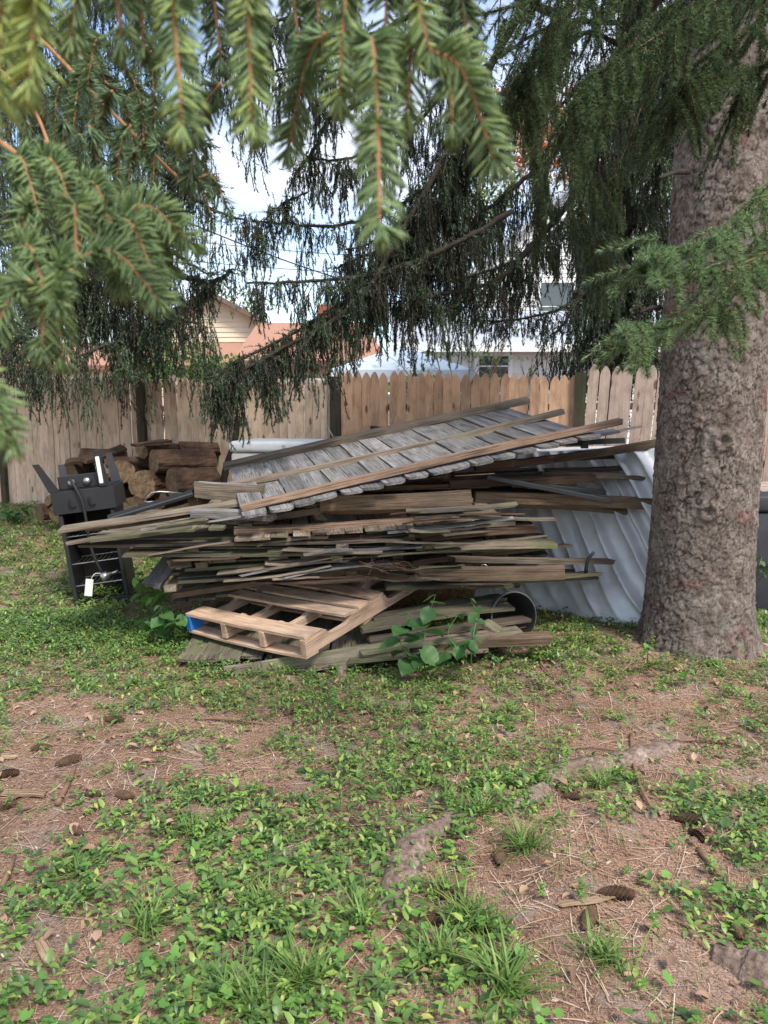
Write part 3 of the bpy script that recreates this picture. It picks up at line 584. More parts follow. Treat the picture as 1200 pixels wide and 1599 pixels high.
# thin branchy shrub in front of the white house
p = at(735, 600, 10.2); sh = thing('bare_shrub', 'thin branchy shrub with sparse green leaves in front of the white house', 'shrub', (p.x, p.y, 0))
rg = random.Random(5); tips = []
for a in range(15):
    x0 = rg.uniform(-.15, .15); dx = rg.uniform(-.95, .95); h = rg.uniform(2.1, 2.75) - abs(dx) * .3
    pts = [(x0, 0, 0), (x0 + dx * .3, rg.uniform(-.1, .1), h * .55), (x0 + dx * .75, rg.uniform(-.2, .2), h * .85), (x0 + dx, rg.uniform(-.2, .2), h)]; tips += pts[2:]
    tube('stem', pts, [.018, .011, .004], plain('tan_stem', (.36, .27, .2), None, .9) if a == 0 else bpy.data.materials['tan_stem'], 6, sh, 14)
    for b in range(3):
        q = spline(pts, 14)[6 + 2 * b]; e = q + np.array([rg.uniform(-.35, .35), rg.uniform(-.2, .2), rg.uniform(.15, .45)]); tips.append(e); tube('twig', [q, (q + e) / 2 + [0, 0, .03], e], [.007, .003], bpy.data.materials['tan_stem'], 5, sh, 5)
ac = Acc(); tp = np.array([tuple(t) for t in tips]); tp = tp[RNG.integers(0, len(tp), 420)] + RNG.normal(0, .09, (420, 3)); tp = tp[(tp[:, 0] < .25) | (RNG.random(420) < .3)]; m = len(tp)
leaves(ac, tp, RNG.random(m) * 6.28, RNG.normal(-.2, .5, m), RNG.uniform(.06, .1, m), RNG.uniform(.035, .055, m), RNG.random(m)); prop(link('leaf_cluster', ac.mesh('leaf_cluster', M_SHRUB), None, sh), kind='stuff')
for (px, py, D, rd, mt, lb, sd, sz, hh) in ((845, 215, 27, (1.9, 1.6, 2.2), M_MAPLE, 'distant maple with orange and red leaves showing through the spruce', 5, .2, 2000), (745, 330, 26, (1.7, 1.5, 2.2), M_FARLEAF, 'distant pale green broadleaf tree in the sky gap', 6, .17, 2000), (362, 500, 30, (1.6, 1.4, 1.5), M_FARLEAF, 'distant pale green treetop above the cream gable', 7, .2, 1400)):
    p = at(px, py, D); t_ = thing('broadleaf_tree', lb, 'tree', (p.x, p.y, 0)); leafcloud(t_, (0, 0, p.z), rd, hh, sz, mt, 'crown', sd)
    tube('trunk', [(0, 0, 0), (.05, 0, p.z * .6), (.1, .1, p.z + rd[2] * .5)], [.17, .1, .04], M_TWIG, 8, t_, 8)
    for a in range(5): tube('limb', [(.05, 0, p.z * .75), (math.cos(a * 1.3) * .5, math.sin(a * 1.3) * .5, p.z), (math.cos(a * 1.3) * 1.2, math.sin(a * 1.3) * 1.0, p.z + .6)], [.06, .02], M_TWIG, 6, t_, 6)

# ================================================================== WOOD PILE
def panel(label, A, B, back=1.5, rise=0.0, pw=.14, mat=M_OLD, rails=(.15, .75, 1.38), rmat=None, tip='dogear', over=0.0, seed=0, skip=(), below=False, jit=.02, rsz=(.07, .036), group='old fence panels in the pile', gap=.004, hang=0.0, along=False, lj=.12):
    """a fallen fence panel: A-B is the front edge (left to right); pickets run back from it, rails lie across them"""
    a, b = Vector(at(*A)), Vector(at(*B)); u = (b - a); ln = u.length; u.normalize(); h = Vector((-u.y, u.x, 0)).normalized()
    c = h * math.cos(math.atan(rise)) + Vector((0, 0, math.sin(math.atan(rise)))); nrm = u.cross(c).normalized(); v = nrm.cross(u)
    t_ = thing('fence_panel', label, 'fence panel', frame(a, u, v, nrm), group); r = random.Random(seed); n = int(ln / (pw + gap))
    if along:            # pickets run along the front edge; their long sides and ragged left ends show
        n = int(back / (pw + gap))
        for k in range(n):
            L_ = ln + r.uniform(-.15, .05); x0 = r.uniform(0, lj) * (1 + .5 * k / n)
            link('picket', board(pw, .017, round(L_, 1), mat, tip, r.randrange(6), 1.5), T((x0, (k + .5) * (pw + gap), r.uniform(-.003, .005))) @ rot('Z', -90 + r.uniform(-.8, .8)) @ rot('Y', r.uniform(-3, 3)), t_)
        for k, x in enumerate(rails):
            link('rail', board(rsz[0], rsz[1], back + .04, (rmat[k] if isinstance(rmat, (list, tuple)) else rmat) or mat, 'flat', seed + k, 1.4), T((x * ln, -.02 + r.uniform(-.02, .03), -rsz[1] - .002 if below else .022)) @ rot('Z', r.uniform(-1, 1)), t_)
        return t_
    for k in range(n):
        if k in skip: continue
        sd = r.randrange(6); L_ = back + hang; me = board(pw, .017, L_, mat, tip, sd, 1.3)
        link('picket', me, T(((k + .5) * (pw + gap), back + r.uniform(-jit, jit), r.uniform(-.002, .004))) @ rot('Z', 180 + r.uniform(-.7, .7)) @ rot('Y', r.uniform(-2.2, 2.2)), t_)
    for k, y in enumerate(rails):
        L_ = ln + over * 2 + r.uniform(-.03, .05); z = -rsz[1] - .001 if below else .020
        link('rail', board(rsz[0], rsz[1], L_, (rmat[k] if isinstance(rmat, (list, tuple)) else rmat) or mat, 'flat', seed + k, 1.4), T((-over + r.uniform(-.04, .02), y, z)) @ rot('Z', -90 + r.uniform(-.4, .4)), t_)
    return t_
def plank(label, p, q, w, t, mat, roll=0, tip='flat', seed=0, name='plank', cat='plank', group=None, rough=1.5):
    a, b = at(*p), at(*q); ln = (b - a).length
    o = link(name, board(w, t, round(ln, 2), mat, tip, seed, rough), axis_frame(a, b, roll)); return prop(o, label, cat, group)

# bottom layers upward
panel('mossy grey fence panel lowest in the pile under the pallet', (278, 1036, 4.12), (640, 1028, 4.12), 1.1, .05, .12, M_MOSS, (.35, .8), tip='flat', seed=1, below=True, jit=.05)
plank('long mossy board at the very bottom front of the pile', (350, 1056, 4.02), (640, 1012, 4.12), .10, .03, M_MOSS, 62, seed=2)
plank('short mossy block upright against the bottom board', (405, 1062, 4.0), (401, 1032, 4.02), .05, .03, M_MOSS, 0, seed=3)
plank('short stub propping the bottom board below the pallet', (534, 1062, 4.03), (534, 1036, 4.05), .06, .04, M_OLD, 0, seed=4)
for k, (a, b, w, m, lb) in enumerate((((560, 1018, 4.1), (812, 985, 4.3), .14, M_MOSS, 'mossy plank ending beside the black pot, lowest of its fan'), ((575, 1003, 4.2), (824, 968, 4.42), .14, M_OLD, 'weathered plank ending inside the rim of the black pot'), ((560, 985, 4.3), (800, 948, 4.5), .13, M_MOSS, 'mossy plank in the fan right of the pallet, third up'), ((580, 968, 4.42), (788, 934, 4.65), .13, M_OLD, 'weathered plank at the top of the fan behind the leafy vine'), ((540, 1030, 4.08), (760, 1012, 4.2), .12, M_MOSS, 'mossy plank in the fan just above the bottom beam'))):
    plank(lb, a, b, w, .019, m, random.uniform(-4, 4), 'flat', 10 + k, group='planks fanned out right of the pallet')
plank('brown beam on the ground in front of the black pot', (640, 1012, 4.18), (862, 1002, 4.22), .09, .05, M_BEAM, 10, seed=16, name='beam', cat='beam')
plank('short mossy crosspiece lying on the fanned planks by the pot', (752, 975, 4.33), (782, 992, 4.25), .07, .03, M_MOSS, 5, seed=17)
# middle layers
panel('fence panel with long brown front rail directly behind the pallet', (272, 944, 4.72), (862, 868, 5.0), 1.3, .03, .088, M_MOSS, (.12, .75, 1.3), [M_TAN, M_MOSS, M_MOSS], 'flat', .02, 21, rsz=(.09, .036), gap=.003)
plank('upright grey board leaning at the left end of the pile', (236, 918, 4.5), (278, 862, 4.75), .13, .02, M_GREY, 12, 'flat', 22)
panel('thin mossy panel with dark edges, fourth up on the left side', (248, 915, 4.38), (600, 885, 4.5), 1.4, .02, .11, M_MOSS, (.05, .45, .85), seed=23, below=True, jit=.06, tip='flat', along=True)
panel('mossy green panel resting above the brown railed panel', (262, 896, 4.36), (700, 862, 4.55), 1.4, .03, .13, M_MOSS, (.12, .55, .9), seed=24, jit=.05, tip='flat', along=True)
for k, (a, b) in enumerate((((262, 886, 4.4), (302, 882, 4.42)), ((330, 878, 4.4), (372, 876, 4.4)), ((418, 872, 4.4), (452, 869, 4.42)), ((470, 870, 4.45), (505, 865, 4.45)), ((600, 852, 4.5), (640, 848, 4.5)))):
    plank(['stub of rail between panels at the far left of the stack', 'stub of rail between panels under the long mossy boards', 'mossy stub of rail in the middle of the stack front', 'stub of rail right of the mossy stub in the stack', 'stub of rail below the light brown rail end'][k], a, b, .07, .05, M_MOSS if k % 2 == 0 else M_OLD, 4, seed=30 + k, group='rail stubs between the stacked panels')
panel('wide mossy panel with long left boards overhanging the smoker', (183, 872, 4.36), (640, 866, 4.36), 1.3, .06, .14, M_MOSS, (.3, .75), seed=41, below=True, jit=.04, tip='flat', along=True)
panel('dark edged panel tapering to the left above the mossy boards', (118, 856, 4.42), (640, 846, 4.4), 1.2, .05, .14, M_OLD, (.35, .8), seed=42, below=True, jit=.05, tip='flat', along=True)
plank('plank with pointed left tip crossing in front of the smoker door opening', (104, 852, 4.4), (345, 806, 4.62), .11, .022, M_OLD, -6, 'flat', 43)
plank('grey plank lying on the left stack below the long pale plank', (140, 845, 4.35), (300, 826, 4.5), .10, .02, M_MOSS, 3, 'flat', 44)
panel('fence panel with light brown front rail in the middle of the stack', (368, 846, 4.3), (705, 822, 4.45), 1.35, .06, .105, M_OLD, (.13, .8), [M_TAN, M_OLD], 'flat', .02, 45, rsz=(.075, .036), jit=.01)
panel('mossy bent panel behind the light brown rail, right end lifted', (560, 838, 4.5), (775, 808, 4.7), 1.2, .06, .13, M_MOSS, (.2, .8), seed=46, below=True, jit=.05, tip='flat', along=True)
panel('fan of short mossy boards under the top panel on the left', (285, 828, 4.5), (440, 820, 4.45), .8, .16, .085, M_MOSS, (.5,), seed=47, below=True, jit=.06, tip='flat')
plank('pale grey stud lying across the left stack under the top panel', (300, 806, 4.55), (430, 812, 4.42), .075, .045, M_GREY, 6, 'flat', 48, name='stud', cat='stud')
plank('long pale plank sticking out far left over the smoker', (92, 830, 4.5), (420, 780, 4.7), .11, .02, M_OLD, 5, 'flat', 49)
plank('brown plank with broken end under the long pale plank', (135, 828, 4.6), (330, 800, 4.75), .11, .03, M_OLD, 4, 'flat', 50)
plank('rotten board between the pale plank and the mossy fan', (210, 815, 4.6), (345, 795, 4.75), .1, .025, M_DARKW, 6, 'flat', 51)
plank('thick greenish timber left of the top panel', (303, 776, 4.85), (415, 782, 4.7), .035, .105, M_OLD, 0, 'flat', 52, name='timber', cat='timber')
plank('thin board on top of the thick greenish timber', (305, 758, 4.9), (380, 762, 4.85), .12, .02, M_GREY, 3, 'flat', 53)
plank('big split timber with broken right end under the top panel', (500, 802, 4.55), (742, 792, 4.5), .045, .095, M_BEAM, -3, 'flat', 54, name='timber', cat='timber', rough=2.5)
plank('dark stud below the top panel on the right of the fan', (425, 812, 4.55), (560, 790, 4.6), .06, .04, M_OLD, 6, 'flat', 55, name='stud', cat='stud')
# right-hand ends of the stack
R_ = [((560, 860, 4.7), (868, 852, 4.95), .11, .03, M_MOSS, 'mossy board end lying right of the stack, uppermost of the low ones'), ((640, 848, 4.75), (838, 830, 5.0), .09, .04, M_DARKW, 'dark board end sticking right below the tarp fold'), ((700, 876, 4.7), (955, 880, 4.95), .10, .03, M_OLD, 'weathered board reaching farthest right along the tarp'), ((660, 905, 4.55), (935, 898, 4.8), .13, .02, M_MOSS, 'mossy board under the heavy beam, right end on the tarp'), ((600, 918, 4.5), (800, 915, 4.6), .14, .02, M_MOSS, 'mossy board just above the black pot'), ((650, 838, 4.8), (800, 822, 5.0), .10, .03, M_OLD, 'short weathered board among the roots right of the bent panel'), ((600, 846, 4.6), (735, 826, 4.8), .09, .022, M_MOSS, 'thin mossy strip behind the light brown rail')]
for k, (a, b, w, t, m, lb) in enumerate(R_): plank(lb, a, b, w, t, m, random.uniform(-5, 5), 'flat', 60 + k)
plank('heavy square beam with pale end grain and latch, right side of the pile', (655, 902, 4.42), (884, 902, 4.28), .075, .072, M_BEAM, 4, 'flat', 70, name='beam', cat='beam')
bo = bpy.data.objects['beam.001']; bm_l = (at(884, 902, 4.28) - at(655, 902, 4.42)).length
tube('latch_rod', [(-.043, bm_l - .34, .05), (-.047, bm_l - .2, .048), (-.047, bm_l - .08, .045)], .006, M_BLACK, 8, bo, 6)
th_ = np.linspace(0, 2 * np.pi, 16); tube('ring', [(-.046, bm_l - .48 + .022 * math.cos(a), .04 + .03 * math.sin(a)) for a in th_], .003, M_STEEL, 6, bo)
# hinge strap sticking up at the far right
tube('hinge_strap', [at(915, 895, 4.75), at(918, 875, 4.75), at(928, 862, 4.75)], [.012, .012, .01], M_BLACK, 6, None, 6); prop(bpy.data.objects['hinge_strap'], 'bent rusty strap standing up at the right end of the boards', 'strap')
# under the right side of the top panel
Q_ = [((700, 716, 5.35), (1000, 668, 5.5), .14, .018, M_GREY, 'plank', 'grey plank poking out right past the top panel, highest'), ((740, 712, 5.2), (965, 674, 5.3), .14, .018, M_GREY, 'plank', 'grey plank poking out right beneath the highest grey plank'), ((680, 716, 5.0), (930, 684, 5.1), .14, .018, M_GREY, 'plank', 'pale plank end with dark bracket under the top panel'), ((740, 735, 5.0), (1030, 697, 5.25), .09, .05, M_DARKW, 'beam', 'rotten dark red beam reaching to the tree trunk'), ((850, 738, 5.2), (1030, 730, 5.3), .1, .025, M_DARKW, 'plank', 'dark plank in the right stack, upper of the pair'), ((850, 745, 5.1), (1030, 750, 5.2), .1, .025, M_OLD, 'plank', 'brown plank in the right stack, lower of the pair'), ((700, 760, 4.9), (930, 752, 5.0), .09, .05, M_DARKW, 'beam', 'short dark beam inside the gap under the top panel'), ((740, 784, 4.95), (1020, 795, 5.05), .06, .075, M_BEAM, 'beam', 'long brown beam across the tarp with sawn right end'), ((800, 792, 5.1), (1000, 806, 5.15), .05, .05, M_OLD, 'beam', 'lower beam with yellow sawn end close to the trunk'), ((560, 768, 4.9), (760, 762, 5.0), .2, .03, M_DARKW, 'plank', 'wide dark board deep in the gap under the top panel')]
for k, (a, b, w, t, m, nm, lb) in enumerate(Q_): plank(lb, a, b, w, t, m, random.uniform(-6, 6), 'flat', 80 + k, name=nm, cat=nm)
for (a, b, w, t, lb) in (((760, 748, 4.82), (953, 786, 4.72), .05, .03, 'black steel bar slanting down right across the dark gap'), ((780, 756, 4.95), (945, 772, 4.9), .06, .03, 'black perforated rail behind the slanting steel bar'), ((790, 700, 5.35), (975, 692, 5.45), .04, .04, 'black steel rail above the rotten red beam'), ((830, 722, 5.25), (990, 715, 5.3), .02, .03, 'thin black bar over the right plank stack'), ((520, 686, 5.9), (600, 681, 6.1), .05, .02, 'thin black frame bar lying behind the top panel'), ((578, 670, 6.2), (650, 678, 6.3), .03, .03, 'black rail with pale end behind the top panel')):
    a_, b_ = at(*a), at(*b); prop(link('steel_bar', bevbox('steel_bar', w, (b_ - a_).length, t, M_BLACK, .003, (-w / 2, 0, 0)), axis_frame(a_, b_)), lb, 'steel bar')
a_, b_ = at(524, 690, 6.1), at(508, 660, 6.1); prop(link('steel_strip', bevbox('steel_strip', .03, (b_ - a_).length, .006, M_STEEL, .002, (-.015, 0, 0)), axis_frame(a_, b_)), 'bright metal strip sticking up by the fence post', 'metal strip')
a_, b_ = at(912, 700, 5.2), at(913, 676, 5.2); prop(link('bracket', bevbox('bracket', .05, (b_ - a_).length, .03, M_BLACK, .003, (-.025, 0, 0)), axis_frame(a_, b_)), 'black bracket hanging under the pale plank end', 'bracket')
# hidden inner support, seen dark between the layers
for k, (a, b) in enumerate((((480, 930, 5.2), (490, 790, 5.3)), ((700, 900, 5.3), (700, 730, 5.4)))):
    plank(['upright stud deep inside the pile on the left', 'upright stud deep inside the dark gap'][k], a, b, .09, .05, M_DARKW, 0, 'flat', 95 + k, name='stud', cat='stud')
# dark panels added as the black gap's shade, then boards on the right flank
panel('dark panel added as shade in the gap under the top panel, uppermost', (560, 765, 5.15), (925, 742, 5.45), .9, .03, .14, M_DARKW, (.2, .8), seed=141, below=True, jit=.05, tip='flat', along=True)
panel('dark panel added as shade in the gap under the top panel, second', (540, 788, 5.1), (880, 775, 5.4), .9, .03, .14, M_DARKW, (.3, .9), seed=142, below=True, jit=.05, tip='flat', along=True)
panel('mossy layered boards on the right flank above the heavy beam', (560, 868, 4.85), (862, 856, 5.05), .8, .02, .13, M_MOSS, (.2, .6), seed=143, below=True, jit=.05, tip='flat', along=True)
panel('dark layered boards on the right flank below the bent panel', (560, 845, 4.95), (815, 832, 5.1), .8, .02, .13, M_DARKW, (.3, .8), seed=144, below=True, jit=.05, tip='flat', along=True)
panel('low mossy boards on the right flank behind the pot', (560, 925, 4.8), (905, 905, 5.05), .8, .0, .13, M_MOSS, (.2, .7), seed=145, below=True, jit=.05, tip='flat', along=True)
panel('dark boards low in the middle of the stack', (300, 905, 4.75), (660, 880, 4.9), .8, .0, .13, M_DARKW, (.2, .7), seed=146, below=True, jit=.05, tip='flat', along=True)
# thin splintered slats caught between the layers
sr = random.Random(31)
for k in range(34):
    px = sr.uniform(215, 720); py = sr.uniform(818, 925) - (px - 215) * .05; D = 4.33 + sr.uniform(-.03, .12); ln_ = sr.uniform(60, 210); sl = sr.uniform(-.16, .05)
    wd_ = sr.choice((.05, .07, .09)); mt_ = sr.choice((M_MOSS, M_OLD, M_OLD, M_DARKW, M_GREY)); tone = {'mossy_old_wood': 'greenish', 'weathered_brown_wood': 'brown', 'rotten_and_gap_shade_wood': 'rotten', 'weathered_silver_wood': 'pale grey'}[mt_.name]; cx_ = px + ln_ / 2
    where = 'over the left end of the stack' if cx_ < 330 else 'above the left half of the pallet' if cx_ < 440 else 'above the middle of the pallet' if cx_ < 560 else 'above the pallet\'s right end' if cx_ < 680 else 'left of the silver tarp'
    lev = 'just below the top' if py < 842 else 'at mid height' if py < 870 else 'low in the stack'
    plank(f"{'long' if ln_ > 135 else 'short'} { {.05: 'narrow', .07: 'thin', .09: 'broad'}[wd_] } {tone} slat {where}, {lev}", (px, py, D), (px + ln_, py + ln_ * sl, D + sr.uniform(-.05, .12)), wd_, sr.uniform(.008, .014), mt_, sr.uniform(-14, 14), 'flat', 200 + k, name='slat', cat='slat', group='thin slats wedged in the pile', rough=2.2)
# top panel
top = panel('weathered silver grey fence panel on top of the pile with three rails', (383, 812, 4.24), (968, 676, 4.80), 1.52, .13, .140, M_GREY, (.13, .78, 1.42), [M_TAN, M_OLD, M_OLD], 'dogear', .03, 99, rsz=(.075, .038), jit=.018, skip=())
# ------------------------------------------------------------------ pallet
A_, B_, C_ = at(480, 1030, 3.90), at(294, 987, 4.48), at(714, 914, 4.85)
w_, l_ = 1.0, 1.2; u = (A_ - B_).normalized(); vv = (C_ - A_); nn = u.cross(vv).normalized(); v = nn.cross(u)
pal = thing('pallet', 'wooden pallet with blue painted corner lying on the front of the pile', 'pallet', frame(A_ - u * (A_ - B_).length, u, v, nn))
PL = (A_ - B_).length; PV = 1.30
def stringer_mesh(mat):
    prof = [(0, 0), (.18, 0), (.20, .03), (.24, .042), (.36, .042), (.40, .03), (.42, 0), (.76, 0), (.78, .03), (.82, .042), (.94, .042), (.98, .03), (1.0, 0), (PV, 0), (PV, .09), (0, .09)]
    prof = [(y, .09 - z) for y, z in prof]; V = [(x, y, z) for x in (-.019, .019) for y, z in prof]; n = len(prof)
    Fc = [tuple(range(n)), tuple(range(2 * n - 1, n - 1, -1))] + [(a, n + a, n + (a + 1) % n, (a + 1) % n) for a in range(n)]
    return mesh_py('stringer', V, Fc, mat)
sm = stringer_mesh(M_PALLET)
for k in range(4): 
    so = link('stringer', sm, T((.02 + (PL - .04) * k / 3, 0, .016)), pal)
    if k == 0: so['label'] = 'stringer with blue painted end'
for y, w, sd in ((.0, .15, 0), (.36, .11, 1), (.51, .105, 2), (.655, .11, 3), (.98, .11, 4), (1.17, .12, 5)): link('deck_board', board(w, .016, PL, M_PALLET, 'flat', sd, 1.2), T((0, y + w / 2, .107)) @ rot('Z', -90 + random.uniform(-.8, .8)), pal)
for y, w, sd in ((.0, .10, 6), (.53, .10, 7), (1.18, .11, 8)): link('bottom_board', board(w, .015, PL, M_PALLET, 'flat', sd, 1.2), T((0, y + w / 2, 0)) @ rot('Z', -90), pal)
link('painted_end', bevbox('painted_end', .044, .1, .096, M_BLUE, .003, (-.002, -.004, .014)), None, pal)

# ================================================================== TARP, POT, FREEZER, BOX
M_TARP, n_, l_n, b_n = newmat('silver_tarp', .42, .5); v_ = objvec(n_, l_n, (1, 1, 1), False); f_ = noise(n_, l_n, v_, 5, 5); r__ = ramp(n_, [(.35, (.50, .505, .515)), (.65, (.66, .665, .67))]); l_n.new(f_, r__.inputs[0]); l_n.new(r__.outputs[0], b_n.inputs['Base Color']); b_n.inputs['Metallic'].default_value = .15
bump(n_, l_n, b_n, noise(n_, l_n, v_, 6, 4, .5), .4, .03)
nu, nv = 200, 120; a0, a1 = np.array(at(745, 905, 5.75)), np.array(gnd(1080, 985)); a0[2] = float(gz(a0[0], a0[1])); uu = np.linspace(0, 1, nu)[None]; ww = np.linspace(0, 1.35, nv)[:, None]
fw = np.clip(ww, 0, 1); base = a0[None, None] + (a1 - a0)[None, None] * uu[..., None]; du = unit((a1 - a0)[None])[0]; inn = np.array([-du[1], du[0], 0.]); inn = inn if inn[1] > 0 else -inn
H = 1.16 + .04 * uu; X = base + inn * (.30 * fw ** 1.0 + np.clip(ww - 1, 0, 1) * 2.6)[..., None]; X = X + np.zeros((nv, nu, 1)); X[..., 2] += H * (1 - (1 - fw) ** 1.15) - .015
s = uu * 1.9; rt_ = np.random.default_rng(12); disp = np.zeros((nv, nu)); wob_ = .05 * (fbm(s * 2, fw * 2, 41, 2) - .5)
for q in range(15):                                                     # creases fan out from the upper left and run down to the right
    st_, sb_ = -.95 + .16 * q + rt_.normal(0, .04), -.25 + .19 * q + rt_.normal(0, .05); wd_ = rt_.uniform(.018, .05); line = sb_ + (st_ - sb_) * fw ** .8
    dd = (s + wob_ - line) / (wd_ * (1.25 - .6 * fw)); disp += rt_.uniform(.03, .11) * np.exp(-np.abs(dd) ** 1.5) * sst(-.02, .12, fw) * (.4 + .6 * np.sin(np.pi * np.clip(fw * rt_.uniform(.7, 1.0), 0, 1)))
X -= inn * ((disp + .018 * (fbm(s * 7, fw * 5, 45, 3) - .5)) * sst(0, .1, 1.1 - ww) + .10 * (1 - fw) ** 3 * (.5 + .5 * np.sin(s * 6)))[..., None]
X[..., 2] += np.where(ww > 1, .02 * (fbm(s * 4, ww * 9, 46, 3) - .5), 0)
i = np.arange(nv - 1)[:, None] * nu; j = np.arange(nu - 1)[None]; Fq = np.stack([i + j, i + j + 1, i + nu + j + 1, i + nu + j], -1).reshape(-1, 4)
o0 = X[0, nu // 2].copy(); tarp = link('tarp', mesh_np('tarp', X.reshape(-1, 3) - o0, Fq, M_TARP, smooth=True), T(tuple(o0))); prop(tarp, 'silver grey tarp with diagonal folds draped over a stack beside the trunk', 'tarp')
tarp.modifiers.new('thickness', 'SOLIDIFY').thickness = .003
# torn white flap on the tarp
fp = [at(1012, 850, 5.2), at(990, 862, 5.15), at(968, 890, 5.1), at(955, 922, 5.08)]; C = spline([tuple(p) for p in fp], 14); wv_ = np.interp(np.linspace(0, 1, 14), [0, .3, .6, 1], [.03, .075, .055, .02])
V = []; 
for k in range(14):
    for q in range(5): V.append(C[k] + np.array([(q - 2) / 2 * wv_[k] * .9, -.02 * math.sin(q * 1.9 + k * .6), (q - 2) / 2 * wv_[k] * .35 + .008 * math.sin(k * 1.3 + q)]))
Fq = [(k * 5 + q, k * 5 + q + 1, k * 5 + q + 6, k * 5 + q + 5) for k in range(13) for q in range(4)]
fl = link('tarp_flap', mesh_py('tarp_flap', [tuple(p - C[-1]) for p in V], Fq, M_WHITEP, True), T(tuple(C[-1]))); prop(fl, 'torn white strip hanging from the silver tarp', 'tarp strip'); fl.modifiers.new('thickness', 'SOLIDIFY').thickness = .002
# black plant pot on its side
pc = at(800, 962, 4.5)
def lathe(name, prof, mat, n=40, smooth=True):
    V, Fc = [], []; k = len(prof)
    for a in range(n):
        t = 2 * math.pi * a / n; V += [(r * math.cos(t), r * math.sin(t), z) for r, z in prof]
    for a in range(n):
        b = (a + 1) % n
        for q in range(k - 1): Fc.append((a * k + q, b * k + q, b * k + q + 1, a * k + q + 1))
    return mesh_py(name, V, Fc, mat, smooth)
M_POT = plain('grey_black_plastic', (.10, .105, .11), (.06, .062, .065), .55); M_POTIN = plain('pot_inside', (.02, .02, .02), (.035, .025, .02), .8)
pm = frame(pc, (0, 0, 0), (0, 0, 0), (0, 0, 0)); zax = Vector((.30, -.93, .16)).normalized(); xax = Vector((0, 0, 1)).cross(zax).normalized(); pm = frame(pc, xax, zax.cross(xax), zax)
pt = thing('plant_pot', 'black plastic plant pot lying on its side at the right foot of the pile', 'pot', pm)
link('outer_wall', lathe('outer_wall', [(.001, -.30), (.115, -.30), (.128, -.10), (.142, 0), (.155, .0), (.157, .028), (.150, .030)], M_POT), None, pt)
link('inner_wall', lathe('inner_wall', [(.150, .030), (.138, .0), (.122, -.12), (.11, -.285), (.001, -.285)], M_POTIN), None, pt)
# old chest freezer behind the pile
fa, fb = at(360, 700, 6.55), at(560, 700, 6.35); u = (fb - fa); u.z = 0; FL = u.length; u.normalize(); v = Vector((-u.y, u.x, 0)); zt = at(420, 690, 6.4).z
fz = thing('chest_freezer', 'cream chest freezer with a white lid behind the pile', 'freezer', frame(Vector((fa.x, fa.y, float(gz(fa.x, fa.y)))), u, v, (0, 0, 1))); h_ = zt - float(gz(fa.x, fa.y))
def rbox(name, sx, sy, sz, mat, b, org, seg=4):
    import bmesh
    bm = bmesh.new(); V, Fc = box_vf(org[0], org[0] + sx, org[1], org[1] + sy, org[2], org[2] + sz); vs_ = [bm.verts.new(p) for p in V]
    for f in Fc: bm.faces.new([vs_[q] for q in f])
    bmesh.ops.bevel(bm, geom=bm.edges[:], offset=b, segments=seg, affect='EDGES', profile=.5); bmesh.ops.recalc_face_normals(bm, faces=bm.faces[:]); m = bpy.data.meshes.new(name); bm.to_mesh(m); bm.free(); m.materials.append(mat); m.polygons.foreach_set('use_smooth', [True] * len(m.polygons)); return m
link('body', rbox('body', FL, .62, h_ - .10, M_CREAM, .03, (0, 0, 0)), None, fz); link('lid', rbox('lid', FL + .02, .66, .095, M_WHITEP, .028, (-.01, -.02, h_ - .095)), None, fz)
link('hinge_strap', bevbox('hinge_strap', .02, .01, .09, M_STEEL, .002, (FL * .42, -.032, h_ - .12)), None, fz)
# dark resin deck box at the right edge, and a wooden step on it
ba = at(1172, 915, 5.35); bx = thing('deck_box', 'dark grey resin storage box beyond the trunk at the right edge', 'storage box', (ba.x, ba.y, float(gz(ba.x, ba.y)))); bh = at(1180, 775, 5.35).z - float(gz(ba.x, ba.y))
link('body', rbox('body', 1.1, .6, bh - .12, M_DKBOX, .015, (0, 0, 0), 2), None, bx); link('lid', rbox('lid', 1.14, .64, .12, M_DKBOX, .02, (-.02, -.02, bh - .115), 2), None, bx)
tube('cable', [(-.02, -.012, bh * .42), (.2, -.014, bh * .40), (.6, -.014, bh * .43)], .006, M_RUBBER, 6, bx, 8)
plank('grey deck board lying behind the dark box', (1165, 768, 5.75), (1290, 750, 6.0), .3, .03, M_FENCE_R, 4, 'flat', 120)
# stick leaning on the fence
sk = gnd(330, 800); p0 = at(352, 740, 8.0); p1 = at(372, 650, 7.85); p00 = Vector((p0.x - .1, p0.y, float(gz(p0.x, p0.y))))
o = tube('stick', [p00, p0, (p0 + p1) / 2 + Vector((.03, 0, .02)), p1], [.04, .042, .036, .03], M_TWIG, 9, None, 14, .15); prop(o, 'thick dark stick leaning against the fence above the freezer', 'stick')

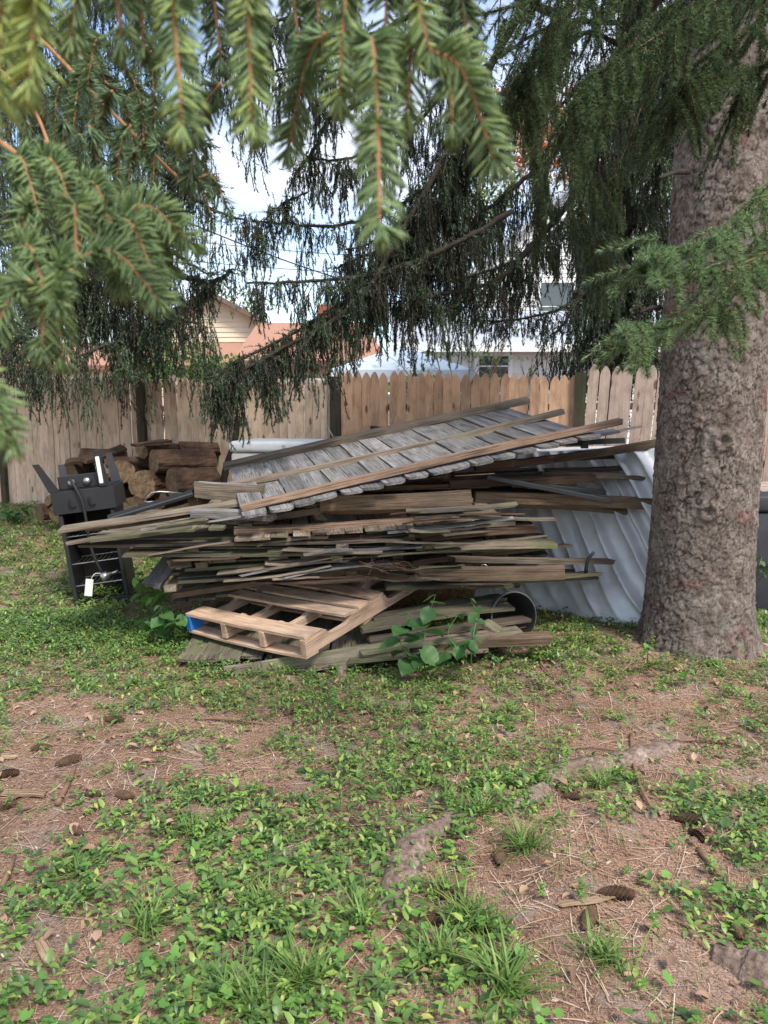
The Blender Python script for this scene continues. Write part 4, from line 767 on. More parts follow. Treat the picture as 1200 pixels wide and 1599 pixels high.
# ================================================================== LOG PILE
def log_mesh(r, ln, seed):
    g = np.random.default_rng(seed); n, k = 34, 11; V = []; ph = g.random(4) * 6.28; ov = g.uniform(.78, 1.0)
    for y in np.linspace(0, ln, k):
        for a in range(n):
            t = 2 * math.pi * a / n; q = r * (1 + .06 * math.sin(2 * t + ph[0]) + .05 * math.sin(3 * t + ph[1] + y * 2) + .03 * math.sin(7 * t + ph[2] + y * 5) + .03 * math.sin(11 * t + ph[3] + y * 9) + g.normal(0, .016)); V.append((q * math.cos(t), y + .02 * math.sin(t + ph[3]) * (y in (0, ln)), q * math.sin(t) * ov))
    Fc, mi = [], []
    for a in range(k - 1):
        for b in range(n): Fc.append((a * n + b, a * n + (b + 1) % n, (a + 1) * n + (b + 1) % n, (a + 1) * n + b)); mi.append(0)
    V += [(0, -.004, 0), (0, ln + .004, 0)]
    for b in range(n): Fc.append((n * k, (b + 1) % n, b)); mi.append(1); Fc.append((n * k + 1, (k - 1) * n + b, (k - 1) * n + (b + 1) % n)); mi.append(1)
    return mesh_py('log', V, Fc, [M_LOGBARK, M_CUT], False, mi)
LOGS = [  # px,py of the near cut face, depth, radius, length, direction (x,y), label
    (222, 757, 7.4, .165, .55, (.25, .97), 'pale oval cut log at the front middle of the log pile'), (268, 757, 7.3, .175, .6, (.75, .65), 'large round log at the right front of the log pile'),
    (205, 790, 7.3, .105, .5, (.3, .95), 'small split log on the ground under the pale oval log'), (240, 722, 7.5, .15, .75, (.86, .5), 'big brown log with torn bark, upper right of the pile'),
    (222, 705, 7.7, .10, .5, (.7, .7), 'log on top of the pile under the dangling spruce twig'), (190, 737, 7.6, .15, .5, (.1, .99), 'dark greenish cut log left of the pale oval log'),
    (128, 712, 7.8, .085, .55, (.9, .42), 'small cut log at the upper left of the pile'), (165, 722, 7.7, .075, .6, (.92, .35), 'thin crooked log beside the upper left cut log'),
    (108, 740, 7.7, .12, .45, (.15, .99), 'log at the left side of the pile behind the black leg'), (75, 782, 7.9, .085, .35, (.7, .7), 'small log at the far left end on top of the low one'),
    (62, 800, 7.9, .12, .4, (.6, .8), 'low log at the far left end on the ground'), (88, 803, 7.6, .11, .4, (.2, .98), 'upright looking log end beside the smoker'),
    (150, 752, 7.6, .09, .5, (.5, .86), 'split log behind the smoker legs'), (282, 700, 7.9, .085, .5, (.96, .2), 'rotten log at the top right with flaking bark'),
    (170, 775, 7.6, .13, .5, (.1, .99), 'log low in the pile hidden behind the smoker box'), (250, 780, 7.5, .12, .5, (.4, .9), 'log low in the pile behind the lowered black bar'), (140, 790, 7.7, .13, .5, (.2, .95), 'log at ground level behind the smoker'), (302, 782, 7.5, .12, .5, (.6, .8), 'log low at the right end of the log pile')]
for k, (px, py, D, r, ln, d, lb) in enumerate(LOGS):
    p = at(px, py, D); ax = Vector((d[0], d[1], random.uniform(-.06, .06))).normalized(); x_ = ax.cross(Vector((0, 0, 1))).normalized()
    prop(link('log', log_mesh(r * .9, ln * .8, 200 + k), frame(p, x_, ax, x_.cross(ax))), lb, 'log', 'firewood logs by the fence')
for k, (a, b, lb) in enumerate((((130, 722, 7.5), (195, 700, 7.9), 'strip of torn bark on the upper left logs'), ((205, 698, 7.5), (270, 690, 7.8), 'flake of bark crowning the log pile'), ((100, 725, 7.6), (150, 718, 7.7), 'thin bark strip left of the small cut log'))):
    plank(lb, a, b, .10, .03, M_DARKW, 20, 'flat', 130 + k, name='bark_strip', cat='bark', rough=4)

# ================================================================== UPSIDE-DOWN SMOKER
sb = gnd(118, 946); SM = frame(sb, Vector((.985, .17, 0)).normalized(), Vector((-.17, .985, 0)).normalized(), (0, 0, 1)) @ rot('Y', -6.5)
sk = thing('smoker', 'black upside down cabinet smoker with open front and legs in the air', 'smoker', SM)
SW, SD, SH, th = .40, .36, .70, .018
def bp(name, sx, sy, sz, org, mat=M_BLACK, par=None, b=.004): return link(name, bevbox(name, sx, sy, sz, mat, b, org), None, par or sk)
bp('side_panel', th, SD, SH, (0, 0, 0)); bp('side_panel', th, SD, SH, (SW - th, 0, 0)); bp('back_panel', SW - 2 * th, .01, SH, (th, SD - .01, 0), M_BLACK2); bp('bottom_panel', SW - 2 * th, SD - .012, .02, (th, .002, 0), M_BLACK2)
bp('front_rim', SW, .014, .03, (0, -.015, .0)); bp('front_rim', .03, .014, SH - .035, (0, -.015, .032)); bp('front_rim', .03, .014, SH - .035, (SW - .03, -.015, .032))
for z in (.14, .31, .52):
    rk = bp('rack', SW - .05, .008, .008, (.025, .01, z), M_STEEL)
    for q in range(9): bp('rack_wire', .004, SD - .03, .004, (.05 + q * .037, .014, z + .002), M_STEEL, rk, .001)
    bp('rack_edge', SW - .05, .008, .008, (.025, SD - .03, z), M_STEEL, rk, .001)
tp_ = bp('burner_box', SW + .05, SD + .05, .17, (-.025, -.03, SH + .002)); bp('underside', SW + .03, SD + .03, .006, (-.015, -.02, SH + .173), M_BLACK2)
for x in (.10, .24):
    hk = tube('hook', [(x, -.034, SH + .11), (x, -.05, SH + .09), (x + .01, -.045, SH + .05), (x + .04, -.04, SH + .055)], .006, M_BLACK2, 6, sk, 8)
cp = bp('control_panel', .30, .03, .10, (.03, .02, SH + .18)); 
for x in (.10, .21): 
    kb = link('knob', lathe('knob', [(.001, .035), (.022, .034), (.027, .02), (.03, 0), (.001, 0)], M_STEEL, 18), T((.03 + x, .018, SH + .225)) @ rot('X', 90), sk); bp('knob_grip', .012, .014, .045, (-.006, -.007 + 0, .0), M_STEEL, kb)
def leg(x, y, dx, dy, h=.26):
    V = [(-.03, -.03, 0), (.045, -.03, 0), (.045, -.018, 0), (-.018, -.018, 0), (-.018, .045, 0), (-.03, .045, 0)]; V2 = [(a * .6 + dx, b * .6 + dy, h) for a, b, _ in V]; n = 6
    Fc = [tuple(range(n))[::-1], tuple(range(n, 2 * n))] + [(a, (a + 1) % n, n + (a + 1) % n, n + a) for a in range(n)]; return link('leg', mesh_py('leg', [(a + x, b + y, c) for a, b, c in V + V2], Fc, M_BLACK), T((0, 0, SH + .172)), sk)
leg(.0, .0, -.09, -.02, .22); leg(.36, .0, -.02, -.02, .25); leg(.0, .34, -.02, .05, .18); leg(.38, .34, -.03, .04, .23)
bp('label_strip', .028, .004, .2, (.335, -.045, SH + .20), M_WHITEP)
lg = bp('heat_shield', .055, .012, .27, (.325, -.038, SH + .175))
tube('gas_hose', [(.12, .0, SH + .26), (.16, -.05, SH + .20), (.20, -.065, SH + .05), (.20, -.07, SH - .22), (.22, -.075, .34), (.25, -.08, .24)], .011, M_RUBBER, 8, sk, 26)
rg_ = link('regulator', lathe('regulator', [(.001, -.025), (.034, -.025), (.038, -.005), (.034, .02), (.016, .028), (.014, .05), (.001, .05)], M_STEEL, 20), T((.27, -.09, .21)) @ rot('Y', 70), sk); tube('nozzle', [(0, 0, .04), (.01, .0, .1)], .011, M_STEEL, 8, rg_)
link('tag', bevbox('tag', .055, .003, .13, M_WHITEP, .001, (-.03, 0, -.13)), T((.16, -.09, .205)) @ rot('Y', 14), sk); tube('tag_string', [(.165, -.088, .2), (.2, -.088, .24), (.25, -.085, .235)], .003, M_WHITEP, 5, sk, 6)
# folded wire handle and black flat bar lying from smoker towards the pile
a_, b_ = at(170, 813, 5.1), at(302, 773, 5.3); prop(link('door_panel', bevbox('door_panel', .10, (b_ - a_).length, .03, M_BLACK, .006, (-.05, 0, 0)), axis_frame(a_, b_, 8)), 'flat black smoker door lying edge on between smoker and pile', 'door')
hw = at(225, 782, 5.35); o = tube('wire_handle', [hw, hw + Vector((.06, 0, .06)), hw + Vector((.11, .02, .065)), hw + Vector((.30, .05, .05)), hw + Vector((.16, .03, .0)), hw + Vector((.03, 0, -.01)), hw], .006, M_STEEL, 7, None); prop(o, 'bent steel wire handle lying on the black door', 'handle')

# ================================================================== SPRUCE BRANCHES
# limbs of the big spruce that sweep over the pile
LS = [  # pixels, radii, strands, length range, lateral, skip
    ([(1090, -330, 4.6), (930, -160, 5.3), (790, 60, 5.7), (705, 225, 5.6), (640, 340, 5.5), (560, 470, 5.3), (440, 545, 5.2), (330, 600, 5.1)], (.036, .010), 460, (.2, .5), .2, .34),
    ([(1090, -150, 4.7), (1000, 60, 5.4), (905, 290, 5.9), (820, 395, 5.9), (770, 440, 5.8), (700, 458, 5.7), (640, 470, 5.6)], (.032, .010), 380, (.25, .6), .22, .3),
    ([(800, 330, 5.6), (700, 385, 5.5), (600, 425, 5.4), (480, 440, 5.3), (385, 442, 5.2)], (.022, .007), 250, (.14, .34), .14, 0),
    ([(740, 230, 5.9), (640, 310, 5.8), (540, 350, 5.6), (450, 350, 5.5), (395, 345, 5.4)], (.018, .006), 170, (.15, .38), .13, .1),
    ([(640, 60, 5.6), (590, 150, 5.5), (520, 180, 5.5), (490, 235, 5.5), (462, 270, 5.45), (458, 292, 5.45)], (.02, .008), 60, (.1, .25), .1, .1),
    ([(780, 440, 5.8), (700, 480, 5.7), (640, 470, 5.6), (590, 480, 5.6)], (.012, .005), 120, (.1, .22), .12, 0),
    ([(740, 190, 5.9), (690, 270, 5.8), (640, 330, 5.7), (590, 375, 5.6), (540, 390, 5.6)], (.016, .006), 300, (.3, .6), .18, 0),
    ([(720, 120, 5.8), (640, 200, 5.7), (570, 240, 5.6), (510, 250, 5.5), (470, 240, 5.5)], (.014, .005), 170, (.2, .5), .16, 0),
    ([(700, 20, 5.6), (600, 80, 5.5), (520, 110, 5.4), (430, 110, 5.3), (370, 130, 5.3)], (.014, .005), 200, (.25, .6), .18, .1),
    ([(480, 300, 5.6), (440, 320, 5.5), (410, 350, 5.4), (395, 400, 5.4)], (.008, .004), 70, (.1, .3), .12, 0),
    ([(560, -40, 5.4), (470, 20, 5.3), (400, 40, 5.2), (340, 80, 5.2)], (.014, .005), 170, (.3, .6), .18, 0),
    ([(870, 120, 5.8), (780, 150, 5.8), (720, 270, 5.8), (690, 330, 5.7)], (.03, .01), 140, (.2, .5), .16, .15),
    ([(900, 40, 5.4), (760, -20, 5.4), (650, 20, 5.3), (560, 60, 5.3), (440, 30, 5.2)], (.03, .01), 120, (.15, .4), .16, .1),
    ([(860, 250, 6.2), (780, 310, 6.1), (680, 400, 6.0), (640, 440, 6.0)], (.02, .008), 260, (.3, .55), .2, 0),
    ([(720, 330, 6.0), (640, 370, 5.9), (570, 400, 5.8), (520, 420, 5.8)], (.016, .006), 260, (.4, .8), .16, 0),
    ([(540, 470, 5.4), (450, 525, 5.3), (380, 560, 5.2), (330, 590, 5.1), (318, 588, 5.08)], (.012, .005), 300, (.15, .42), .10, 0),
    ([(900, 330, 6.4), (820, 400, 6.4), (740, 430, 6.3), (690, 440, 6.3)], (.016, .006), 200, (.2, .42), .18, 0),
    ([(960, 420, 6.3), (880, 480, 6.3), (800, 500, 6.2), (740, 500, 6.2)], (.014, .006), 110, (.1, .22), .14, 0),
]
for k, (px, rd, n, L, lat, skp) in enumerate(LS): limb(spruce, SP0, px, rd, int(n * 2.5), L, lat, k, npm=340, nl=.028, nw=.0060, tint=(0, .7), skip=skp)
# a weeping spruce beyond the fence behind the trunk
p = at(955, 640, 8.4); SB = np.array([p.x, p.y, 0.]); back = thing('spruce_tree', 'dark weeping spruce behind the fence between the pile and the big trunk', 'tree', tuple(SB))
tube('trunk', [(0, 0, 0), (.02, 0, 3), (0, .05, 8)], [.17, .13, .05], M_TWIG, 12, back, 20, .15)
rg = np.random.default_rng(77)
for k in range(42):
    z0 = 1.75 + k * .125; az = rg.uniform(0, 6.28) if k % 3 else rg.uniform(3.4, 5.9); ln = rg.uniform(.9, 1.9) * (.5 if z0 < 3.7 else .75 if z0 < 4.6 else 1.0)
    d = np.array([math.cos(az), math.sin(az), 0]); W = [SB + [0, 0, z0 + .5], SB + d * ln * .4 + [0, 0, z0 + .55], SB + d * ln * .8 + [0, 0, z0 + .2], SB + d * ln + [0, 0, z0 + .1]]
    limb(back, SB, None, (.028, .007), 200, (.4, 1.0), .3, 300 + k, bush=.045, npm=125, nl=.036, nw=.0125, tint=(0, .8), skip=.12, world=W)
# a spruce on the left whose boughs hang over the fence
p = at(-90, 640, 10.9); SL = np.array([p.x, p.y, 0.]); left = thing('spruce_tree', 'dark spruce behind the fence at the left with boughs hanging over the logs', 'tree', tuple(SL))
tube('trunk', [(0, 0, 0), (.02, 0, 3), (0, .05, 10)], [.22, .17, .05], M_TWIG, 12, left, 20, .15)
LL = [([(40, 250, 10), (120, 420, 8.2), (40, 520, 7.2), (-40, 545, 7.0)], 210, (.35, .75)), ([(40, 300, 10), (150, 470, 8.2), (200, 520, 7.6), (150, 545, 7.2), (120, 560, 7.0)], 240, (.35, .72)),
      ([(60, 250, 10), (170, 420, 8.5), (220, 545, 7.6), (205, 590, 7.2)], 130, (.3, .7)), ([(60, 180, 10), (190, 330, 8), (280, 400, 7.2), (330, 430, 7.0)], 170, (.4, 1.1)),
      ([(60, 100, 10), (220, 240, 8), (320, 320, 7.0), (385, 345, 6.7)], 150, (.25, .6)), ([(60, 50, 10), (200, 150, 8), (300, 260, 7), (350, 300, 6.8)], 150, (.3, .9)),
      ([(60, 0, 10), (150, 60, 8), (220, 140, 7), (290, 190, 6.6)], 150, (.4, 1.0)), ([(60, -80, 10), (160, -40, 8), (240, 40, 7), (310, 100, 6.6)], 140, (.4, .9)),
      ([(40, 120, 10), (60, 260, 8), (20, 330, 7), (-30, 360, 6.6)], 130, (.5, 1.0)), ([(40, 30, 10), (60, 130, 8.5), (90, 230, 7.4), (110, 280, 7)], 150, (.5, 1.1)),
      ([(40, -80, 10), (20, 0, 8), (10, 100, 7.4), (-10, 150, 7)], 140, (.5, 1.0)), ([(60, 260, 10), (160, 380, 8.6), (250, 450, 7.8), (300, 480, 7.4)], 160, (.4, 1.0)),
      ([(50, 350, 10), (100, 420, 9), (180, 470, 8.4), (260, 500, 8.2)], 150, (.4, .9)), ([(150, -150, 9), (260, -60, 7.5), (340, 20, 7), (390, 60, 6.8)], 80, (.2, .5)), ([(280, 430, 7.6), (330, 440, 7.2), (365, 420, 7)], 60, (.2, .4)),
      ([(-60, 380, 10), (20, 450, 8.4), (60, 500, 7.8), (110, 520, 7.4)], 170, (.4, .9)), ([(-60, 300, 10), (90, 400, 8.2), (170, 440, 7.6), (230, 470, 7.2)], 170, (.4, 1.0)), ([(-40, 340, 10), (120, 430, 8.2), (240, 490, 7.4), (310, 505, 7.0)], 170, (.3, .8)),
      ([(-60, 60, 10), (80, 180, 8.4), (200, 280, 7.6), (290, 330, 7.2)], 190, (.5, 1.1)), ([(-60, -60, 10), (100, 60, 8.4), (230, 170, 7.6), (330, 230, 7.2)], 190, (.5, 1.0)), ([(-60, 180, 10), (40, 280, 8.4), (140, 350, 7.8), (220, 370, 7.4)], 190, (.5, 1.1)), ([(-60, 420, 9.5), (0, 490, 7.6), (30, 520, 7.0), (60, 530, 6.8)], 190, (.4, .8))]
for k, (px, n, L) in enumerate(LL): limb(left, SL, px, (.03, .008), int(n * 3.0), L, .28, 400 + k, bush=.045, npm=140, nl=.036, nw=.0105, tint=(.05, .95), skip=.25)
# crown of the big spruce above the frame (shades the pile), and boughs near its trunk
rg = np.random.default_rng(5)
for k in range(10):
    z0 = 5.2 + k * .5; az = rg.uniform(0, 6.28); ln = rg.uniform(2.0, 3.6); d = np.array([math.cos(az), math.sin(az), 0]); b_ = SP0
    limb(spruce, SP0, None, (.05, .01), 46, (.3, .8), .34, 600 + k, npm=60, nl=.035, nw=.012, tint=(0, .6), skip=.1, world=[b_ + [0, 0, z0], b_ + d * ln * .4 + [0, 0, z0 - .1], b_ + d * ln * .8 + [0, 0, z0 - .55], b_ + d * ln + [0, 0, z0 - .6]])
def rnd_bough(seed, main, n, sl, drop=(.4, 1.0), jit=.05):
    """side shoots along a main stem given in pixels+depth; returns (shoots, stems)"""
    r = np.random.default_rng(seed); W = np.array([tuple(at(*p)) for p in main]); C = spline(W, 40); out = []
    for q in range(n):
        i = r.integers(4, 39); p = C[i]; tg = unit((C[min(i + 1, 39)] - C[i - 1])[None])[0]; sd = np.cross(tg, [0, 0, 1]); sd = unit(sd[None])[0] * (1 if q % 2 else -1)
        d = unit((tg * r.uniform(.3, 1) + sd * r.uniform(.3, 1) + np.array([0, 0, -r.uniform(*drop)]))[None])[0]; p = p + r.normal(0, jit, 3) * .3; out.append((p, p + d * r.uniform(*sl)))
    out.append((C[34], C[39] + (C[39] - C[37])))
    return out, C
def near_bough(parent, org, mains, seed, npm, nl, nw, tint, sl, full=False, rad=.004, label=None, drop=(.4, 1.0)):
    rng = np.random.default_rng(seed); nd, st = Acc(), Acc()
    for k, (main, n) in enumerate(mains):
        sh, C = rnd_bough(seed + k, main, n, sl, drop); Vt, Ft = tube_vf(C, np.linspace(rad, rad * .4, 40), 6, True, .15, rng); st.add(Vt, to_tris(Ft))
        for a, b in sh: shoot(nd, st, a, b, rng, bend=.006, npm=npm, nl=nl, nw=nw, tint=tint, rad=.0014, spread=50, full=full)
        f = 8 + rng.random(int(npm * .8)) * 30.9; i = f.astype(int); needles(nd, C[i] + (C[i + 1] - C[i]) * (f - i)[:, None], C[i + 1] - C[i], nl, nw, rng, (40, 70), tint=tint)
    b = link('branch', st.mesh('branch', M_STEM2, org), None, parent)
    if label: b['label'] = label
    link('needles', nd.mesh('needles', M_NEAR, org), None, b); return b
# sprays in front of the trunk
near_bough(spruce, SP0, [([(1260, 250, 1.75), (1190, 315, 1.65), (1120, 370, 1.55), (1060, 395, 1.5), (1015, 392, 1.45)], 46), ([(1260, 330, 1.7), (1180, 410, 1.6), (1090, 490, 1.5), (1020, 515, 1.45), (968, 525, 1.4)], 46), ([(1260, 300, 1.8), (1200, 380, 1.7), (1150, 440, 1.65), (1120, 490, 1.6)], 34), ([(1190, 400, 1.65), (1100, 430, 1.55), (1030, 425, 1.5), (1000, 420, 1.48)], 16)], 71, 1700, .018, .0024, (.05, .5), (.06, .13), False, .003, 'green spray hanging across the big trunk', (.1, .7))
# darker boughs crossing the top right
near_bough(spruce, SP0, [([(1330, 60, 2.9), (1220, 100, 2.8), (1120, 120, 2.8), (1050, 150, 2.8), (1010, 200, 2.8)], 80), ([(1330, -80, 2.9), (1220, -40, 2.8), (1120, 10, 2.8), (1040, 40, 2.8), (980, 90, 2.8)], 80), ([(1300, -120, 2.2), (1150, -20, 2.1), (1020, 60, 2.0), (930, 120, 1.95), (880, 190, 1.9)], 80), ([(1300, -60, 2.4), (1180, 40, 2.3), (1090, 100, 2.2), (1060, 170, 2.15)], 60), ([(1100, -160, 2.4), (980, -60, 2.3), (880, 30, 2.2), (820, 110, 2.15), (800, 200, 2.1)], 76), ([(1250, -150, 2.6), (1130, -40, 2.6), (1000, 40, 2.7), (950, 130, 2.7), (900, 260, 2.7)], 76), ([(1000, -150, 2.9), (900, -20, 2.9), (850, 120, 2.9), (900, 240, 2.9), (960, 330, 2.9)], 80), ([(1300, 20, 2.2), (1220, 80, 2.2), (1170, 130, 2.2), (1140, 180, 2.2)], 22), ([(960, -120, 2.1), (860, -20, 2.0), (760, 20, 2.0), (700, 10, 2.0)], 30)], 81, 1300, .020, .0034, (.0, .22), (.10, .24), False, .003, 'dark olive boughs across the top right', (.5, 1.4))
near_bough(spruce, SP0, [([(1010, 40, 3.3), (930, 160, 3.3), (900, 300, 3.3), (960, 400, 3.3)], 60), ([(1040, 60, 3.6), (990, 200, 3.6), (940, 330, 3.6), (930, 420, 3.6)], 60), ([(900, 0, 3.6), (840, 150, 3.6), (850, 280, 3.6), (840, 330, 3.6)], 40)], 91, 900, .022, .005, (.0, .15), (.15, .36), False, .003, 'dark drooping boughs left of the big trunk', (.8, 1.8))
# ------------------------------------------------------------------ boughs hanging close to the camera
BR = (.28, .9)
c0 = at(420, -120, .52)
nb = thing('spruce_branch', 'soft green spruce shoots hanging down from the top centre close to the camera', 'branch', c0)
_b1 = bough(nb, c0, [((262, -60, .50), (285, 195, .48), BR), ((384, -60, .50), (393, 195, .50), BR), ((548, -60, .52), (530, 152, .51), BR), ((508, 52, .57), (452, 230, .62), (.2, .6)), ((600, -40, .50), (672, 80, .50), BR), ((672, 80, .50), (772, 248, .49), (.2, .8)), ((655, 60, .51), (635, 172, .53), BR), ((575, 60, .5), (592, 200, .48), (.25, .7)), ((588, 190, .48), (593, 352, .46), (.25, .7)), ((345, 130, .72), (296, 278, .76), (.1, .4)), ((440, -50, .64), (470, 90, .66), (.05, .4)), ((700, 130, .52), (705, 195, .53), (.2, .6)), ((320, -60, .66), (345, 90, .68), (.05, .4)), ((610, -60, .62), (600, 100, .64), (.05, .4)), ((700, -60, .6), (735, 110, .62), (.1, .5)), ((486, -60, .6), (500, 60, .6), (.1, .5))], 'twig', seed=1, npm=2700, nl=.0205, nw=.0016,
      stems=[([(150, -140, .52), (260, -70, .5), (420, -90, .5), (600, -50, .5), (720, -90, .55)], .004, .003)])
_b1['kind'] = 'stuff'
c0 = at(60, 100, .7)
nb = thing('spruce_branch', 'yellow green spruce shoots in the top left corner close to the camera', 'branch', c0)
bough(nb, c0, [((88, -50, .40), (46, 125, .40), (.7, 1)), ((30, -40, .42), (-8, 160, .42), (.7, 1)), ((175, -50, .5), (190, 60, .52), (.3, .7)), ((150, -40, .56), (112, 60, .58), (.3, .8)), ((215, -60, .55), (225, 70, .58), (.1, .5))], 'twig', seed=2, npm=2700, nl=.020, nw=.0016, stems=[([(-80, -160, .5), (60, -80, .42), (240, -90, .52)], .004, .003)])
c0 = at(40, 250, .7)
nb = thing('spruce_branch', 'large green spruce bough filling the left middle close to the camera', 'branch', c0)
CL = [((118, 405, .60), (248, 468, .58)), ((120, 330, .62), (120, 405, .60)), ((178, 348, .64), (243, 440, .60)), ((178, 348, .64), (295, 378, .62)), ((66, 448, .58), (-8, 522, .56)), ((100, 440, .58), (92, 470, .50)), ((74, 470, .60), (66, 545, .60)), ((90, 478, .60), (94, 555, .61)), ((52, 330, .68), (32, 405, .67)), ((60, 250, .72), (120, 340, .64)), ((120, 300, .7), (180, 350, .64)), ((20, 250, .72), (60, 330, .68)), ((140, 410, .62), (190, 440, .61)), ((160, 380, .66), (215, 400, .65)), ((30, 400, .64), (70, 450, .6)), ((200, 370, .66), (265, 410, .64))]
bough(nb, c0, [(a, b, (.22, .75)) for a, b in CL], 'twig', seed=3, npm=2700, nl=.0205, nw=.0016, stems=[([(-120, 120, .85), (10, 230, .75), (60, 255, .72), (118, 330, .63), (118, 405, .6), (95, 440, .58), (66, 450, .58)], .003, .002), ([(60, 255, .72), (130, 305, .68), (178, 348, .64)], .003, .0025)])
_b4 = bough(nb, c0, [((-60, 610, .46), (18, 682, .45), (.3, .8)), ((-70, 660, .46), (-5, 670, .45), (.3, .8))], 'twig', seed=4, nl=.020, nw=.0016, npm=2700, stems=[([(-110, 600, .47), (-60, 612, .46), (-72, 662, .46)], .002, .002)])
nb.children[0]['kind'] = 'stuff'
_b4['kind'] = 'stuff'
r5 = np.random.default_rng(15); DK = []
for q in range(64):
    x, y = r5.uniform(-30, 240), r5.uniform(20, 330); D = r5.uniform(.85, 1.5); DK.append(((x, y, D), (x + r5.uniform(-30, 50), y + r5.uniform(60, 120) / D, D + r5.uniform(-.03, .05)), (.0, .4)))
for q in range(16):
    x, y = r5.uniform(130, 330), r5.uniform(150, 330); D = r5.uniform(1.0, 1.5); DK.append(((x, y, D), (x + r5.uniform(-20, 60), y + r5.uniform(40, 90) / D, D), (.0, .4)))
c0 = at(60, 100, 1.1); nb = thing('spruce_branch', 'dark green spruce bough behind the nearest shoots at the upper left', 'branch', c0)
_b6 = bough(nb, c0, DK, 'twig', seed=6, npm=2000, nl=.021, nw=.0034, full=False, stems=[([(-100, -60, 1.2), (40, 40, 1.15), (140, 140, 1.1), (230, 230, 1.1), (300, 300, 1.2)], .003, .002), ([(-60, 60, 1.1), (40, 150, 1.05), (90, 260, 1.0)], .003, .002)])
_b6['kind'] = 'stuff'

# ================================================================== ROOTS
def root_obj(pts, rads, lb, seed, n=46):
    W = [gnd(px, py) for px, py in pts]; C = spline([tuple(w) for w in W], n); r = np.interp(np.linspace(0, 1, n), np.linspace(0, 1, len(rads)), rads); C[:, 2] = gz(C[:, 0], C[:, 1]) - r * .38
    g = np.random.default_rng(seed); V, Fq = tube_vf(C, r, 22, True, .10, g); Fq = to_tris(Fq)
    V[:, :3] += (.034 * (fbm(V[:, 0] * 22, V[:, 1] * 22, seed, 4) - .5))[:, None] * np.array([0.4, .4, 1.6]); tint = np.clip(.3 + 1.0 * fbm(V[:, 0] * 40, V[:, 1] * 40, seed + 3, 3), 0, 1)
    return prop(link('exposed_root', mesh_np('exposed_root', V - C[n // 2], Fq, M_ROOT, {'tint': tint}, True), T(tuple(C[n // 2]))), lb, 'root')
root_obj([(600, 1425), (628, 1370), (645, 1320), (700, 1286), (740, 1282)], [.03, .07, .065, .05, .02], 'knuckled grey root rising from the needles at the centre of the yard', 1)
root_obj([(1060, 1168), (1000, 1182), (940, 1195), (880, 1205), (850, 1225)], [.035, .07, .06, .065, .025], 'long grey root running left from below the big trunk', 2)
root_obj([(860, 1225), (830, 1248), (800, 1262)], [.03, .05, .015], 'short root bump left of the long grey root', 3, 24)
root_obj([(1110, 1490), (1160, 1505), (1230, 1540)], [.03, .075, .08], 'pale root hump at the lower right edge', 4, 30)
root_obj([(985, 1275), (1005, 1270), (1025, 1278)], [.012, .028, .012], 'small whitish root knob right of the grass tuft', 5, 20)

# ================================================================== GROUND COVER
BARE = [(150, 1200, 190, 80), (60, 1130, 120, 50), (30, 1250, 120, 90), (120, 1440, 40, 40), (60, 1510, 130, 70), (300, 1460, 60, 30), (650, 1330, 70, 70), (880, 1400, 130, 110), (960, 1440, 150, 80), (900, 1120, 170, 50), (1090, 1090, 130, 40), (780, 1340, 80, 60), (950, 1280, 80, 70), (1130, 1350, 90, 60), (870, 1560, 120, 60), (1150, 1520, 90, 60), (350, 1130, 150, 30), (60, 945, 45, 14), (70, 1000, 50, 10), (870, 1310, 90, 60), (1050, 1200, 160, 60), (980, 985, 160, 40), (420, 1230, 70, 20), (20, 1380, 60, 50), (1020, 1340, 80, 60), (600, 1140, 90, 20)]
LUSH = [(330, 1060, 230, 55), (600, 1075, 240, 50), (200, 1010, 200, 60), (160, 900, 190, 80), (330, 1290, 110, 60), (520, 1500, 240, 110), (700, 1180, 150, 80), (1090, 1060, 120, 40), (1090, 1250, 110, 60), (560, 1330, 150, 80), (860, 960, 80, 60), (60, 830, 120, 40), (330, 1400, 100, 70), (1120, 1440, 80, 50)]
def ell(lst):
    out = []
    for px, py, rx, ry in lst:
        c, a, b = gnd(px, py), gnd(px + rx, py), gnd(px, max(py - ry, 800)); out.append((c.x, c.y, abs(a.x - c.x), max(.05, abs(b.y - c.y))))
    return out
BE, LE = ell(BARE), ell(LUSH)
def dens(x, y):
    d = .42 + .8 * (fbm(x * 1.9, y * 1.9, 61, 4) - .45); d = d + .8 * sst(4.2, 5.0, y) * sst(-.6, -1.4, x)
    for cx_, cy_, a, b in LE: d = d + .55 * np.exp(-(((x - cx_) / a) ** 2 + ((y - cy_) / b) ** 2) ** 1.5)
    for cx_, cy_, a, b in BE: d = d - .75 * np.exp(-(((x - cx_) / a) ** 2 + ((y - cy_) / b) ** 2) ** 1.5)
    d = d + 2.6 * (fbm(x * 10, y * 10, 66, 3) - .53); t = np.hypot(x - TREE[0], y - TREE[1]); d = d * sst(.33, .45, t)
    d = np.where((y > 5.0) & (x > -1.9) & (x < 3), d * .2, d)
    return np.clip(.24 + .58 * d, 0.0, np.where(y > 4.3, .95, .62)) * sst(.33, .45, t)
def scatter(n, y0, y1, rng, pw=1.0):
    y = y0 + (y1 - y0) * rng.random(n) ** pw; x = (rng.random(n) - .5) * 2 * (.56 * y + .35); return x, y
rng = np.random.default_rng(21); vin = Acc()
x, y = scatter(19000, 1.25, 5.2, rng, .75); x2, y2 = scatter(14000, 4.6, 9.3, rng, 1.0); x = np.concatenate([x, x2]); y = np.concatenate([y, y2])
